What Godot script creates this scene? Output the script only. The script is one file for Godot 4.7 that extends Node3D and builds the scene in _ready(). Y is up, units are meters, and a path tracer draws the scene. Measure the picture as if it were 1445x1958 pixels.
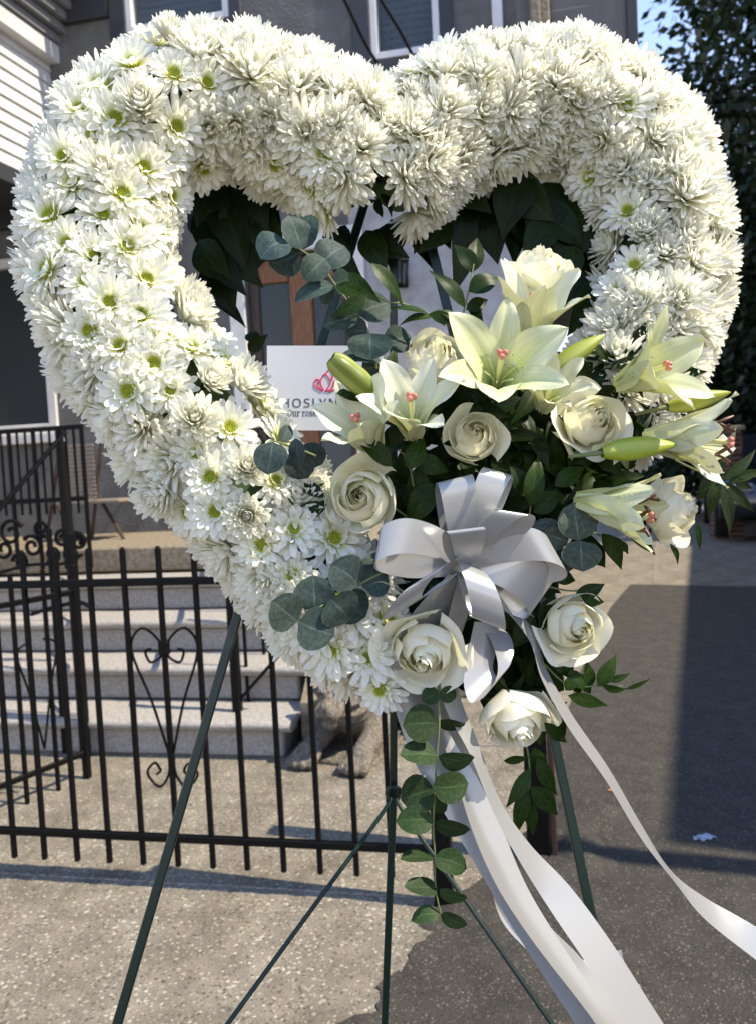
extends Node3D
# A heart-shaped chrysanthemum wreath on a wire easel, in front of a gated house.

class Geo:
	var v := PackedVector3Array()
	var n := PackedVector3Array()
	var uv := PackedVector2Array()
	var c := PackedColorArray()
	var ix := PackedInt32Array()

	func grid(p: PackedVector3Array, nu: int, nv: int, col := Color.WHITE, cols := PackedColorArray(), closed := false) -> void:
		var b := v.size()
		for i in nu:
			for j in nv:
				var i0 := maxi(i - 1, 0)
				var i1 := mini(i + 1, nu - 1)
				var j0 := maxi(j - 1, 0)
				var j1 := mini(j + 1, nv - 1)
				if closed:
					if j == 0 or j == nv - 1:
						j0 = nv - 2
						j1 = 1
				var du := p[i1 * nv + j] - p[i0 * nv + j]
				var dv := p[i * nv + j1] - p[i * nv + j0]
				if dv.length_squared() < 1e-14:
					var k := i - 1 if i > 0 else i + 1
					dv = p[k * nv + j1] - p[k * nv + j0]
				if du.length_squared() < 1e-14:
					du = Vector3.UP * 1e-3
				var nn := du.cross(dv)
				if nn.length_squared() < 1e-22:
					nn = Vector3.UP
				v.append(p[i * nv + j])
				n.append(nn.normalized())
				uv.append(Vector2(float(i) / (nu - 1), float(j) / (nv - 1)))
				c.append(cols[i * nv + j] if cols.size() > 0 else col)
		for i in nu - 1:
			for j in nv - 1:
				var a := b + i * nv + j
				ix.append_array(PackedInt32Array([a, a + 1, a + nv, a + 1, a + nv + 1, a + nv]))

	func tri(a: Vector3, b2: Vector3, d: Vector3, col: Color, away: Vector3) -> void:
		# flat triangle whose front looks away from the point «away»
		var nn := (b2 - a).cross(d - a).normalized()
		var q := v.size()
		var flip := nn.dot(a - away) < 0.0
		if flip:
			nn = -nn
		for x in [a, b2, d]:
			v.append(x)
			n.append(nn)
			var ax := nn.abs()
			uv.append(Vector2(x.x, x.z) if ax.y > ax.x and ax.y > ax.z else (Vector2(x.z, x.y) if ax.x > ax.z else Vector2(x.x, x.y)))
			c.append(col)
		ix.append_array(PackedInt32Array([q, q + 1, q + 2] if flip else [q, q + 2, q + 1]))

	func quad(a: Vector3, b2: Vector3, d: Vector3, e: Vector3, col: Color, away: Vector3) -> void:
		tri(a, b2, d, col, away)
		tri(a, d, e, col, away)

	func box(t: Transform3D, size: Vector3, bev := 0.0, col := Color.WHITE) -> void:
		var h := size * 0.5
		var o := t.origin
		if bev <= 0.0:
			for ax in 3:
				for s in [-1.0, 1.0]:
					var a := Vector3.ZERO
					a[ax] = s * h[ax]
					var e1 := Vector3.ZERO
					var e2 := Vector3.ZERO
					e1[(ax + 1) % 3] = h[(ax + 1) % 3]
					e2[(ax + 2) % 3] = h[(ax + 2) % 3]
					quad(t * (a - e1 - e2), t * (a + e1 - e2), t * (a + e1 + e2), t * (a - e1 + e2), col, o)
			return
		var k := h - Vector3.ONE * minf(bev, minf(h.x, minf(h.y, h.z)) * 0.49)
		for ax in 3:
			var y := (ax + 1) % 3
			var z := (ax + 2) % 3
			for s in [-1.0, 1.0]:
				var r: Array[Vector3] = []
				for q in [[-1, -1], [1, -1], [1, 1], [-1, 1]]:
					var a := Vector3.ZERO
					a[ax] = s * h[ax]
					a[y] = q[0] * k[y]
					a[z] = q[1] * k[z]
					r.append(t * a)
				quad(r[0], r[1], r[2], r[3], col, o)
				for s2 in [-1.0, 1.0]:
					var r2: Array[Vector3] = []
					for w in [-1.0, 1.0]:
						var a := Vector3.ZERO
						a[ax] = s * h[ax]
						a[y] = s2 * k[y]
						a[z] = w * k[z]
						var b3 := a
						b3[ax] = s * k[ax]
						b3[y] = s2 * h[y]
						r2.append(t * a)
						r2.append(t * b3)
					quad(r2[0], r2[1], r2[3], r2[2], col, o)
		for sx in [-1.0, 1.0]:
			for sy in [-1.0, 1.0]:
				for sz in [-1.0, 1.0]:
					tri(t * Vector3(sx * h.x, sy * k.y, sz * k.z), t * Vector3(sx * k.x, sy * h.y, sz * k.z), t * Vector3(sx * k.x, sy * k.y, sz * h.z), col, o)

	func tube(pts: PackedVector3Array, rad: PackedFloat32Array, sides := 8, col := Color.WHITE, flat := 1.0, caps := true, up0 := Vector3.ZERO) -> void:
		var p := PackedVector3Array()
		var m := pts.size()
		var up := Vector3.ZERO
		var rows := 0
		for i in m:
			var tg := (pts[mini(i + 1, m - 1)] - pts[maxi(i - 1, 0)]).normalized()
			if i == 0:
				up = up0 if up0 != Vector3.ZERO else (Vector3.UP if absf(tg.y) < 0.9 else Vector3.RIGHT)
			var sd := tg.cross(up).normalized()
			up = sd.cross(tg).normalized()
			var r := rad[mini(i, rad.size() - 1)]
			if caps and i == 0:
				for j in sides + 1:
					p.append(pts[0])
				rows += 1
			for j in sides + 1:
				var a := -TAU * j / sides
				p.append(pts[i] + (sd * cos(a) + up * sin(a) * flat) * r)
			rows += 1
			if caps and i == m - 1:
				for j in sides + 1:
					p.append(pts[m - 1])
				rows += 1
		grid(p, rows, sides + 1, col, PackedColorArray(), true)

	func lathe(prof: PackedVector2Array, t: Transform3D, sides := 24, col := Color.WHITE) -> void:
		var p := PackedVector3Array()
		for q in prof:
			for j in sides + 1:
				var a := -TAU * j / sides
				p.append(t * Vector3(cos(a) * q.x, q.y, -sin(a) * q.x))
		grid(p, prof.size(), sides + 1, col, PackedColorArray(), true)

	func add(g: Geo, t: Transform3D) -> void:
		var b := v.size()
		for i in g.v.size():
			v.append(t * g.v[i])
			n.append((t.basis * g.n[i]).normalized())
		uv.append_array(g.uv)
		c.append_array(g.c)
		for i in g.ix:
			ix.append(b + i)

	func mesh(shift := Vector3.ZERO) -> ArrayMesh:
		var a := []
		a.resize(Mesh.ARRAY_MAX)
		var w := v
		if shift != Vector3.ZERO:
			w = PackedVector3Array()
			w.resize(v.size())
			for i in v.size():
				w[i] = v[i] - shift
		a[Mesh.ARRAY_VERTEX] = w
		a[Mesh.ARRAY_NORMAL] = n
		a[Mesh.ARRAY_TEX_UV] = uv
		a[Mesh.ARRAY_COLOR] = c
		a[Mesh.ARRAY_INDEX] = ix
		var m := ArrayMesh.new()
		m.add_surface_from_arrays(Mesh.PRIMITIVE_TRIANGLES, a)
		return m

const F := 1471.0          # focal length in photo pixels
const CAM_H := 1.30
var CB: Basis              # camera axes
var FT: Transform3D        # house frame: x along the facade, y up, z towards the street; origin at the gate post's foot
var rng := RandomNumberGenerator.new()
var M := {}
var taken := {}
var SUN := Vector3.UP

func _ready() -> void:
	rng.seed = 11
	# ---------- camera, sky, sun, exposure
	var cam := Camera3D.new()
	cam.name = "camera"
	cam.fov = 67.3
	cam.near = 0.05
	cam.far = 400.0
	CB = Basis(Vector3.RIGHT, deg_to_rad(-3.2)) * Basis(Vector3.BACK, -0.05)
	cam.transform = Transform3D(CB, Vector3(0, CAM_H, 0))
	add_child(cam)
	var at := CameraAttributesPhysical.new()
	at.frustum_focal_length = 18.03
	at.exposure_aperture = 5.2
	at.frustum_focus_distance = 0.90
	cam.attributes = at
	cam.fov = 67.3
	var env := Environment.new()
	env.background_mode = Environment.BG_SKY
	var sky := Sky.new()
	var sm := ProceduralSkyMaterial.new()
	sm.sky_top_color = Color(0.29, 0.38, 0.53)
	sm.sky_horizon_color = Color(0.70, 0.69, 0.68)
	sm.sky_curve = 0.16
	sm.ground_bottom_color = Color(0.25, 0.24, 0.22)
	sm.ground_horizon_color = Color(0.55, 0.54, 0.52)
	sm.sky_energy_multiplier = 1.6
	sky.sky_material = sm
	env.sky = sky
	env.tonemap_mode = Environment.TONE_MAPPER_LINEAR
	env.tonemap_exposure = 2.05
	env.sdfgi_enabled = true
	env.ssao_enabled = true
	env.ssil_enabled = true
	var we := WorldEnvironment.new()
	we.name = "world_environment"
	we.environment = env
	add_child(we)
	var yaw := deg_to_rad(11.0)
	var u := Vector3(cos(yaw), 0, sin(yaw))
	var nn := Vector3(-sin(yaw), 0, cos(yaw))
	var saz := deg_to_rad(17.0)
	var el := deg_to_rad(52.0)
	SUN = Vector3(cos(saz) * cos(el), sin(el), sin(saz) * cos(el))
	var sun := DirectionalLight3D.new()
	sun.name = "sun"
	sun.light_color = Color(1.0, 0.945, 0.85)
	sun.light_energy = 1.22
	sun.light_angular_distance = 0.5
	sun.shadow_enabled = true
	sun.transform = Transform3D(Basis.looking_at(-SUN, Vector3.UP), Vector3(0, 10, 0))
	add_child(sun)

	FT = Transform3D(Basis(u, Vector3.UP, nn), G(850, 1730))
	make_materials()
	build_ground()
	build_house()
	build_neighbours()
	build_ironwork()
	build_backdrop()
	build_easel()
	build_wreath()
	build_greens()
	build_roses()
	build_lilies()
	build_bow()
	build_card()
	build_small()

# ---------- placing
func P(px: float, py: float, d: float) -> Vector3:
	return Vector3(0, CAM_H, 0) + CB * (Vector3((px - 722.5) / F, -(py - 979.0) / F, -1.0) * d)

func G(px: float, py: float, y := 0.0) -> Vector3:
	var r := CB * Vector3((px - 722.5) / F, -(py - 979.0) / F, -1.0)
	return Vector3(0, CAM_H, 0) + r * ((y - CAM_H) / r.y)

func X(px: float, py: float, t: float) -> Vector2:
	# (along, height) where the sight line meets the upright plane t metres behind the gate
	var inv := FT.affine_inverse()
	var o := inv * Vector3(0, CAM_H, 0)
	var r := inv.basis * (CB * Vector3((px - 722.5) / F, -(py - 979.0) / F, -1.0))
	var k := (-t - o.z) / r.z
	return Vector2(o.x + r.x * k, o.y + r.y * k)

func wd(px: float, py: float) -> float:
	return 1.0 + (650.0 - py) * 0.00011 + (px - 735.0) * 0.00014   # the wreath leans back on its easel and is turned a little

func S(px: float, py: float, d: float) -> Vector3:
	return P(px, py, d + (px - 735.0) * 0.00010)   # the spray follows the wreath's turn

func C(x: float, y: float, z: float) -> Vector3:
	return (CB * Vector3(x, y, z)).normalized()

func facing(pos: Vector3, axis: Vector3, spin := 0.0, s := 1.0) -> Transform3D:
	var y := axis.normalized()
	var x := y.cross(Vector3(0.13, 0.2, 1.0)).normalized()
	var z := x.cross(y)
	return Transform3D((Basis(x, y, z) * Basis(Vector3.UP, spin)).scaled_local(Vector3.ONE * s), pos)

func rr(a: float, b: float) -> float:
	return rng.randf_range(a, b)

# ---------- nodes
func numbered(called: String, parent: Node) -> String:
	var k := str(parent.get_instance_id()) + called
	taken[k] = taken.get(k, -1) + 1
	return called if taken[k] == 0 else "%s_%03d" % [called, taken[k]]

func thing(called: String, label: String, category: String, where := Vector3.ZERO, group := "") -> Node3D:
	var o := Node3D.new()
	o.name = numbered(called, self)
	o.position = where
	add_child(o, true)
	tag(o, label, category, group)
	return o

func tag(o: Node, label: String, category := "", group := "", kind := "") -> void:
	if label:
		o.set_meta("label", label)
	if category:
		o.set_meta("category", category)
	if group:
		o.set_meta("group", group)
	if kind:
		o.set_meta("kind", kind)

func piece(called: String, m: Mesh, mat: Material, parent: Node3D, t := Transform3D.IDENTITY) -> MeshInstance3D:
	var o := MeshInstance3D.new()
	o.name = numbered(called, parent)
	o.mesh = m
	o.material_override = mat
	o.transform = t
	parent.add_child(o, true)
	return o

func part(called: String, g: Geo, mat: Material, parent: Node3D) -> MeshInstance3D:
	# geometry given in world axes, or in the parent's own axes when the parent is turned
	var s := Vector3.ZERO
	if parent != self and parent.global_basis.is_equal_approx(Basis.IDENTITY):
		s = parent.global_position
	return piece(called, g.mesh(s), mat, parent)

func framed(called: String, label: String, category: String, group := "") -> Node3D:
	var o := thing(called, label, category, Vector3.ZERO, group)
	o.transform = FT
	return o

# ---------- materials
func lin(r: float, g: float, b: float) -> Color:
	return Color(r, g, b).linear_to_srgb()

func mat(called: String, col: Color, rough := 0.8, vc := false) -> StandardMaterial3D:
	var m := StandardMaterial3D.new()
	m.resource_name = called
	m.albedo_color = col
	m.roughness = rough
	m.cull_mode = BaseMaterial3D.CULL_DISABLED
	m.vertex_color_use_as_albedo = vc
	M[called] = m
	return m

func noise(freq: float, sd: int, oct := 4) -> FastNoiseLite:
	var f := FastNoiseLite.new()
	f.seed = sd
	f.frequency = freq
	f.fractal_octaves = oct
	return f

func ntex(freq: float, sd: int, lo: Color, hi: Color, size := 512, oct := 4, mid := 0.5) -> NoiseTexture2D:
	var t := NoiseTexture2D.new()
	t.width = size
	t.height = size
	t.seamless = true
	t.noise = noise(freq, sd, oct)
	var gr := Gradient.new()
	gr.set_color(0, lo)
	gr.set_color(1, hi)
	gr.add_point(mid, lo.lerp(hi, 0.5))
	t.color_ramp = gr
	return t

func speckled(size: int, base: Color, vary: float, specks: int, light: Color, dark: Color, sd: int, rmax := 3.0) -> Array:
	# colour and height pictures of a surface of stones bound in paste
	var r := RandomNumberGenerator.new()
	r.seed = sd
	var n1 := noise(0.006, sd, 5)
	var n2 := noise(0.09, sd + 1, 3)
	var img := Image.create(size, size, false, Image.FORMAT_RGB8)
	var hm := Image.create(size, size, false, Image.FORMAT_L8)
	for y in size:
		for x in size:
			# blend at the rim so that it repeats without a seam
			var k := 1.0 + vary * (n1.get_noise_2d(x, y) * 1.1 + n2.get_noise_2d(x, y) * 0.9 + r.randf_range(-0.35, 0.35))
			img.set_pixel(x, y, Color(base.r * k, base.g * k, base.b * k))
			hm.set_pixel(x, y, Color(0.4 + 0.2 * n2.get_noise_2d(x, y), 0, 0))
	for i in specks:
		var cx := r.randi_range(0, size - 1)
		var cy := r.randi_range(0, size - 1)
		var rad := r.randf_range(0.8, rmax)
		var el := r.randf_range(0.6, 1.3)
		var col := light.lerp(dark, pow(r.randf(), 0.8))
		var q := ceili(rad * 1.4)
		for dy in range(-q, q + 1):
			for dx in range(-q, q + 1):
				var d := sqrt(dx * dx * el + dy * dy / el) / rad
				if d < 1.0:
					var X2 := posmod(cx + dx, size)
					var Y2 := posmod(cy + dy, size)
					img.set_pixel(X2, Y2, img.get_pixel(X2, Y2).lerp(col, 0.75 * minf(1.0, (1.0 - d) * 3.0)))
					hm.set_pixel(X2, Y2, Color(0.5 + 0.45 * (1.0 - d * d), 0, 0))
	img.generate_mipmaps()
	return [ImageTexture.create_from_image(img), ImageTexture.create_from_image(hm)]

func vein_tex(round_leaf: bool, sd: int) -> ImageTexture:
	var s := 160
	var img := Image.create(s, s, false, Image.FORMAT_RGB8)
	var nz := noise(0.035, sd, 4)
	for y in s:
		for x in s:
			var a := float(y) / (s - 1)         # along the leaf
			var b := (float(x) / (s - 1) - 0.5) * 2.0
			var k := 0.80 + 0.20 * nz.get_noise_2d(x, y)
			k += 0.34 * exp(-pow(b / 0.035, 2.0))
			if round_leaf:
				var q := fposmod((a - absf(b) * 0.55) * 8.0, 1.0)
				k += 0.10 * exp(-pow((q - 0.5) / 0.09, 2.0))
				k += 0.15 * smoothstep(0.93, 1.0, absf(b))
			else:
				var q := fposmod(absf(b) / maxf(0.2, sin(a * PI)) * 4.5, 1.0)
				k += 0.07 * exp(-pow((q - 0.5) / 0.12, 2.0))
			img.set_pixel(y, x, Color(k, k, k * 0.98) * 0.86)
	return ImageTexture.create_from_image(img)

func triplanar(m: StandardMaterial3D, scale: float) -> void:
	m.uv1_triplanar = true
	m.uv1_world_triplanar = true
	m.uv1_scale = Vector3.ONE * scale

func make_materials() -> void:
	var m: StandardMaterial3D
	m = mat("petal_white", Color(1, 1, 1), 0.72, true)
	m.metallic_specular = 0.35
	m.backlight_enabled = true
	m.backlight = Color(0.96, 0.96, 0.92)
	m = mat("floret", lin(0.9, 0.9, 0.9), 0.7, true)
	m = mat("rose", Color(1, 1, 1), 0.55, true)
	m.backlight_enabled = true
	m.backlight = Color(0.80, 0.80, 0.70)
	m = mat("lily", lin(0.88, 0.88, 0.86), 0.42, true)
	m.backlight_enabled = true
	m.backlight = Color(0.62, 0.62, 0.50)
	var tex := ntex(0.012, 5, Color(0.92, 0.93, 0.89), Color(1, 1, 1), 256)
	M.lily.albedo_texture = tex
	M.lily.uv1_scale = Vector3(0.3, 7, 1)
	m = mat("eucalyptus", lin(0.92, 0.92, 0.92), 0.62, true)
	m.albedo_texture = vein_tex(true, 3)
	m.metallic_specular = 0.3
	m.backlight_enabled = true
	m.backlight = Color(0.25, 0.3, 0.2)
	m = mat("green_leaf", lin(0.92, 0.92, 0.92), 0.42, true)
	m.albedo_texture = vein_tex(false, 4)
	m.metallic_specular = 0.26
	m.backlight_enabled = true
	m.backlight = Color(0.35, 0.45, 0.1)
	mat("stem", lin(0.14, 0.17, 0.06), 0.6)
	mat("foam", lin(0.05, 0.095, 0.035), 0.95)
	m = mat("bud", lin(0.9, 0.9, 0.9), 0.4, true)
	m.backlight_enabled = true
	m.backlight = Color(0.35, 0.4, 0.1)
	m = mat("satin", lin(0.375, 0.38, 0.375), 0.23)
	m.metallic = 0.4
	m.anisotropy_enabled = true
	m.anisotropy = 0.55
	m.backlight_enabled = true
	m.backlight = Color(0.2, 0.2, 0.2)
	mat("card", lin(0.55, 0.57, 0.63), 0.55)
	mat("ink", lin(0.05, 0.055, 0.065), 0.7)
	mat("pink_ink", lin(0.62, 0.03, 0.12), 0.6)
	m = mat("green_metal", lin(0.006, 0.022, 0.016), 0.35)
	m.metallic = 0.2
	m = mat("black_iron", lin(0.0045, 0.0046, 0.005), 0.5)
	m.metallic_specular = 0.28
	m.heightmap_enabled = true
	m.heightmap_texture = ntex(0.05, 8, Color.BLACK, Color.WHITE, 256)
	m.heightmap_scale = 0.05
	triplanar(m, 5.0)
	m.albedo_texture = ntex(0.03, 18, Color(0.7, 0.65, 0.6), Color(1, 1, 1), 256)
	var sp := speckled(768, Color(0.505, 0.477, 0.422), 0.15, 5200, Color(0.86, 0.83, 0.75), Color(0.30, 0.27, 0.23), 21, 6.5)
	m = mat("concrete", Color(1, 1, 1), 0.9)
	m.albedo_texture = sp[0]
	m.heightmap_enabled = true
	m.heightmap_texture = sp[1]
	m.heightmap_scale = 0.22
	triplanar(m, 1.35)
	m.detail_enabled = true
	m.detail_blend_mode = BaseMaterial3D.BLEND_MODE_MUL
	m.detail_albedo = ntex(0.004, 31, Color(0.80, 0.79, 0.77), Color(1, 1, 1), 512, 5)
	sp = speckled(768, Color(0.203, 0.189, 0.162), 0.25, 6500, Color(0.48, 0.455, 0.41), Color(0.12, 0.115, 0.11), 41, 5.0)
	m = mat("asphalt", Color(1, 1, 1), 0.88)
	m.albedo_texture = sp[0]
	m.heightmap_enabled = true
	m.heightmap_texture = sp[1]
	m.heightmap_scale = 0.3
	triplanar(m, 1.5)
	m = mat("step_stone", lin(0.45, 0.43, 0.40), 0.85)
	m.albedo_texture = sp[0] if false else ntex(0.05, 9, Color(0.72, 0.70, 0.67), Color(1, 1, 1), 512, 5)
	m.heightmap_enabled = true
	m.heightmap_texture = ntex(0.12, 10, Color.BLACK, Color.WHITE, 512, 5)
	m.heightmap_scale = 0.3
	triplanar(m, 1.6)
	m = mat("joint_grit", lin(0.42, 0.40, 0.365), 0.9)
	m.albedo_texture = ntex(0.05, 12, Color(0.50, 0.47, 0.43), Color(1, 1, 1), 512, 5)
	m.heightmap_enabled = true
	m.heightmap_texture = ntex(0.07, 13, Color.BLACK, Color.WHITE, 512, 5)
	m.heightmap_scale = 0.8
	triplanar(m, 1.5)
	m = mat("tan_stone", lin(0.34, 0.29, 0.21), 0.85)
	m.albedo_texture = ntex(0.03, 14, Color(0.66, 0.64, 0.6), Color(1, 1, 1), 512, 5)
	m.heightmap_enabled = true
	m.heightmap_texture = ntex(0.07, 13, Color.BLACK, Color.WHITE, 512, 5)
	m.heightmap_scale = 0.3
	triplanar(m, 1.3)
	m = mat("stucco", lin(0.155, 0.155, 0.15), 0.92)
	m.albedo_texture = ntex(0.01, 15, Color(0.80, 0.79, 0.78), Color(1, 1, 1), 512, 5)
	m.heightmap_enabled = true
	m.heightmap_texture = ntex(0.08, 16, Color.BLACK, Color.WHITE, 512, 4)
	m.heightmap_scale = 0.4
	triplanar(m, 0.8)
	m = mat("pale_wall", lin(0.46, 0.465, 0.47), 0.9)
	m.albedo_texture = M.stucco.albedo_texture
	m.heightmap_enabled = true
	m.heightmap_texture = M.stucco.heightmap_texture
	m.heightmap_scale = 0.5
	triplanar(m, 0.9)
	mat("dark_trim", lin(0.028, 0.031, 0.036), 0.6)
	m = mat("white_paint", lin(0.74, 0.74, 0.73), 0.5)
	m.albedo_texture = ntex(0.02, 17, Color(0.88, 0.87, 0.85), Color(1, 1, 1), 256)
	triplanar(m, 0.7)
	m = mat("grey_siding", lin(0.17, 0.165, 0.16), 0.75)
	m.albedo_texture = M.white_paint.albedo_texture
	triplanar(m, 0.9)
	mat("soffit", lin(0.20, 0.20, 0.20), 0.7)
	m = mat("oak", lin(0.30, 0.125, 0.035), 0.45)
	m.albedo_texture = ntex(0.02, 19, Color(0.62, 0.56, 0.5), Color(1, 1, 1), 512, 5)
	m.uv1_triplanar = true
	m.uv1_scale = Vector3(6.0, 0.5, 6.0)
	m = mat("dark_brown", lin(0.055, 0.032, 0.020), 0.55)
	m = mat("glass", Color(0.35, 0.40, 0.42, 0.30), 0.04)
	m.metallic_specular = 0.25
	m.transparency = BaseMaterial3D.TRANSPARENCY_ALPHA
	mat("room", lin(0.33, 0.32, 0.30), 0.9)
	m = mat("curtain", lin(0.20, 0.22, 0.27), 0.9)
	m.backlight_enabled = true
	m.backlight = Color(0.3, 0.3, 0.3)
	mat("screen", lin(0.035, 0.036, 0.036), 0.8)
	mat("rust", lin(0.05, 0.022, 0.014), 0.85)
	m = mat("bark", lin(0.065, 0.05, 0.038), 0.95)
	m.heightmap_enabled = true
	m.heightmap_texture = M.stucco.heightmap_texture
	m.heightmap_scale = 2.0
	triplanar(m, 1.0)
	m = mat("tree_leaf", lin(0.9, 0.9, 0.9), 0.5, true)
	m.backlight_enabled = true
	m.backlight = Color(0.35, 0.45, 0.15)
	m = mat("car_paint", lin(0.006, 0.006, 0.007), 0.25)
	m.clearcoat_enabled = true
	m.clearcoat = 1.0
	m.clearcoat_roughness = 0.05
	m = mat("dark_glass", lin(0.02, 0.024, 0.026), 0.06)
	mat("rubber", lin(0.015, 0.015, 0.015), 0.8)
	m = mat("chrome", lin(0.6, 0.6, 0.6), 0.15)
	m.metallic = 1.0
	m = mat("lamp_glass", Color(0.5, 0.52, 0.55), 0.1)
	m = mat("brick", lin(0.15, 0.065, 0.045), 0.9, true)
	m.albedo_texture = ntex(0.06, 23, Color(0.6, 0.55, 0.5), Color(1, 1, 1), 256)
	triplanar(m, 3.0)
	mat("mortar", lin(0.30, 0.28, 0.25), 0.95)
	m = mat("statue_stone", lin(0.36, 0.32, 0.26), 0.9)
	m.albedo_texture = ntex(0.03, 24, Color(0.35, 0.33, 0.30), Color(1, 1, 1), 512, 5)
	m.heightmap_enabled = true
	m.heightmap_texture = ntex(0.05, 13, Color.BLACK, Color.WHITE, 512, 5)
	m.heightmap_scale = 0.8
	triplanar(m, 3.0)
	mat("paper_litter", lin(0.34, 0.38, 0.46), 0.45)
	mat("filter_orange", lin(0.6, 0.22, 0.07), 0.8)
	mat("cable", lin(0.012, 0.012, 0.012), 0.6)
	mat("pole_wood", lin(0.12, 0.09, 0.065), 0.9)
	mat("wicker", lin(0.23, 0.19, 0.15), 0.8)

# ---------- shapes of plants
func curve(pts: PackedVector3Array, per := 6) -> PackedVector3Array:
	var o := PackedVector3Array()
	var m := pts.size()
	for i in m - 1:
		for k in per:
			o.append(pts[i].cubic_interpolate(pts[i + 1], pts[maxi(i - 1, 0)], pts[mini(i + 2, m - 1)], float(k) / per))
	o.append(pts[m - 1])
	return o

func leaf(g: Geo, base: Vector3, tip: Vector3, width: float, nrm: Vector3, round_leaf: bool, col: Color, bend := 0.08, fold := 0.18) -> void:
	var d := tip - base
	var L := d.length()
	var t := d / L
	var sd := t.cross(nrm).normalized()
	var up := sd.cross(t).normalized()
	var p := PackedVector3Array()
	var cols := PackedColorArray()
	var nu := 9
	var nv := 7
	var wob := rr(0, 6.0)
	var skew := rr(-0.06, 0.06)
	for i in nu:
		var s := float(i) / (nu - 1)
		var w := width * 0.5
		if round_leaf:
			w *= pow(maxf(0.0, sin(PI * pow(s, 0.9))), 0.52)
		else:
			w *= pow(maxf(0.0, sin(PI * pow(s, 0.78))), 1.05) * (1.0 - 0.15 * s)
		if i == 0 or i == nu - 1:
			w = 0.0004
		for j in nv:
			var b := (float(j) / (nv - 1) - 0.5) * 2.0
			var q := base + t * L * (s + 0.02 * sin(b * 3.0 + wob) * (1.0 - absf(2.0 * s - 1.0))) + sd * (w * b + skew * L * sin(PI * s))
			q += up * (L * bend * sin(PI * s) - L * bend * 1.6 * s * s + fold * w * absf(b) + 0.04 * w * sin(s * 7.0 + b * 2.0 + wob))
			p.append(q)
			var k := 1.0
			cols.append(Color(col.r * k, col.g * k, col.b * k))
	g.grid(p, nu, nv, col, cols)

func petal(g: Geo, phi: float, rb: float, yb: float, th0: float, th1: float, L: float, w: float, cup: float, ca: Color, cb: Color, tint: float, tipk := 0.72) -> void:
	# one ray of a chrysanthemum, its axis +Y
	var ro := Vector3(cos(phi), 0, sin(phi))
	var sd := Vector3(-sin(phi), 0, cos(phi))
	var p := PackedVector3Array()
	var cols := PackedColorArray()
	var q := ro * rb + Vector3.UP * yb
	var at := [0.0, 0.22, 0.45, 0.66, 0.82, 0.93, 0.985, 1.0]
	var nu := 8
	var lean := rr(-0.10, 0.10)
	for i in nu:
		var s: float = at[i]
		var th := lerpf(th0, th1, s * s * 0.6 + s * 0.4)
		var dr := Vector3.UP * cos(th) + ro * sin(th) + sd * lean * s
		var up := Vector3.UP * sin(th) - ro * cos(th)
		if i > 0:
			q += dr.normalized() * (L * (s - at[i - 1]))
		var ww := w * 0.5 * (0.38 + 0.62 * smoothstep(0.0, 0.62, s))
		if s > tipk:
			ww *= sqrt(maxf(0.0, 1.0 - pow((s - tipk) / (1.001 - tipk), 2.0)))
		var cc := cb.lerp(ca, smoothstep(0.0, tint, s)) if tint > 0.0 else ca
		for j in 3:
			var b := float(j - 1)
			p.append(q + sd * ww * b + up * cup * ww * absf(b))
			cols.append(cc)
	g.grid(p, nu, 3, ca, cols)

func mum_full(sd: int, shut := 1.0) -> Array:
	rng.seed = sd
	var g := Geo.new()
	var ca := Color(0.925, 0.915, 0.845)
	var cb := Color(0.86, 0.86, 0.62)
	var lay := [[21, 1.58, 1.42, 0.043], [22, 1.34, 1.16, 0.044], [21, 1.10, 0.88, 0.043], [19, 0.88, 0.60, 0.041], [16, 0.66, 0.34, 0.037], [13, 0.44, 0.06, 0.032], [10, 0.26, -0.22, 0.026], [8, 0.14, -0.40, 0.019]]
	for k in lay.size():
		var l: Array = lay[k]
		var off := rr(0, TAU)
		for i in int(l[0]):
			var f := rr(0.86, 1.12)
			petal(g, off + TAU * i / l[0] + rr(-0.12, 0.12), maxf(0.001, 0.006 - 0.0007 * k), 0.002 * k, (l[1] + rr(-0.1, 0.1)) * shut, (l[2] + rr(-0.22, 0.18)) * shut - (1.0 - shut) * 0.5, l[3] * f, rr(0.0074, 0.0104) * (1.0 - 0.045 * k), rr(0.3, 0.75), ca, cb, 0.3 + 0.08 * k, 0.70)
	var h := Geo.new()
	for i in 12:
		petal(h, TAU * i / 12.0 * 2.4, 0.0015 + 0.0002 * i, 0.010, 0.25, -0.5, rr(0.013, 0.018), 0.006, 0.8, Color(0.78, 0.77, 0.58), Color(0.66, 0.68, 0.34), 0.7, 0.6)
	return [g.mesh(), h.mesh()]

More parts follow.
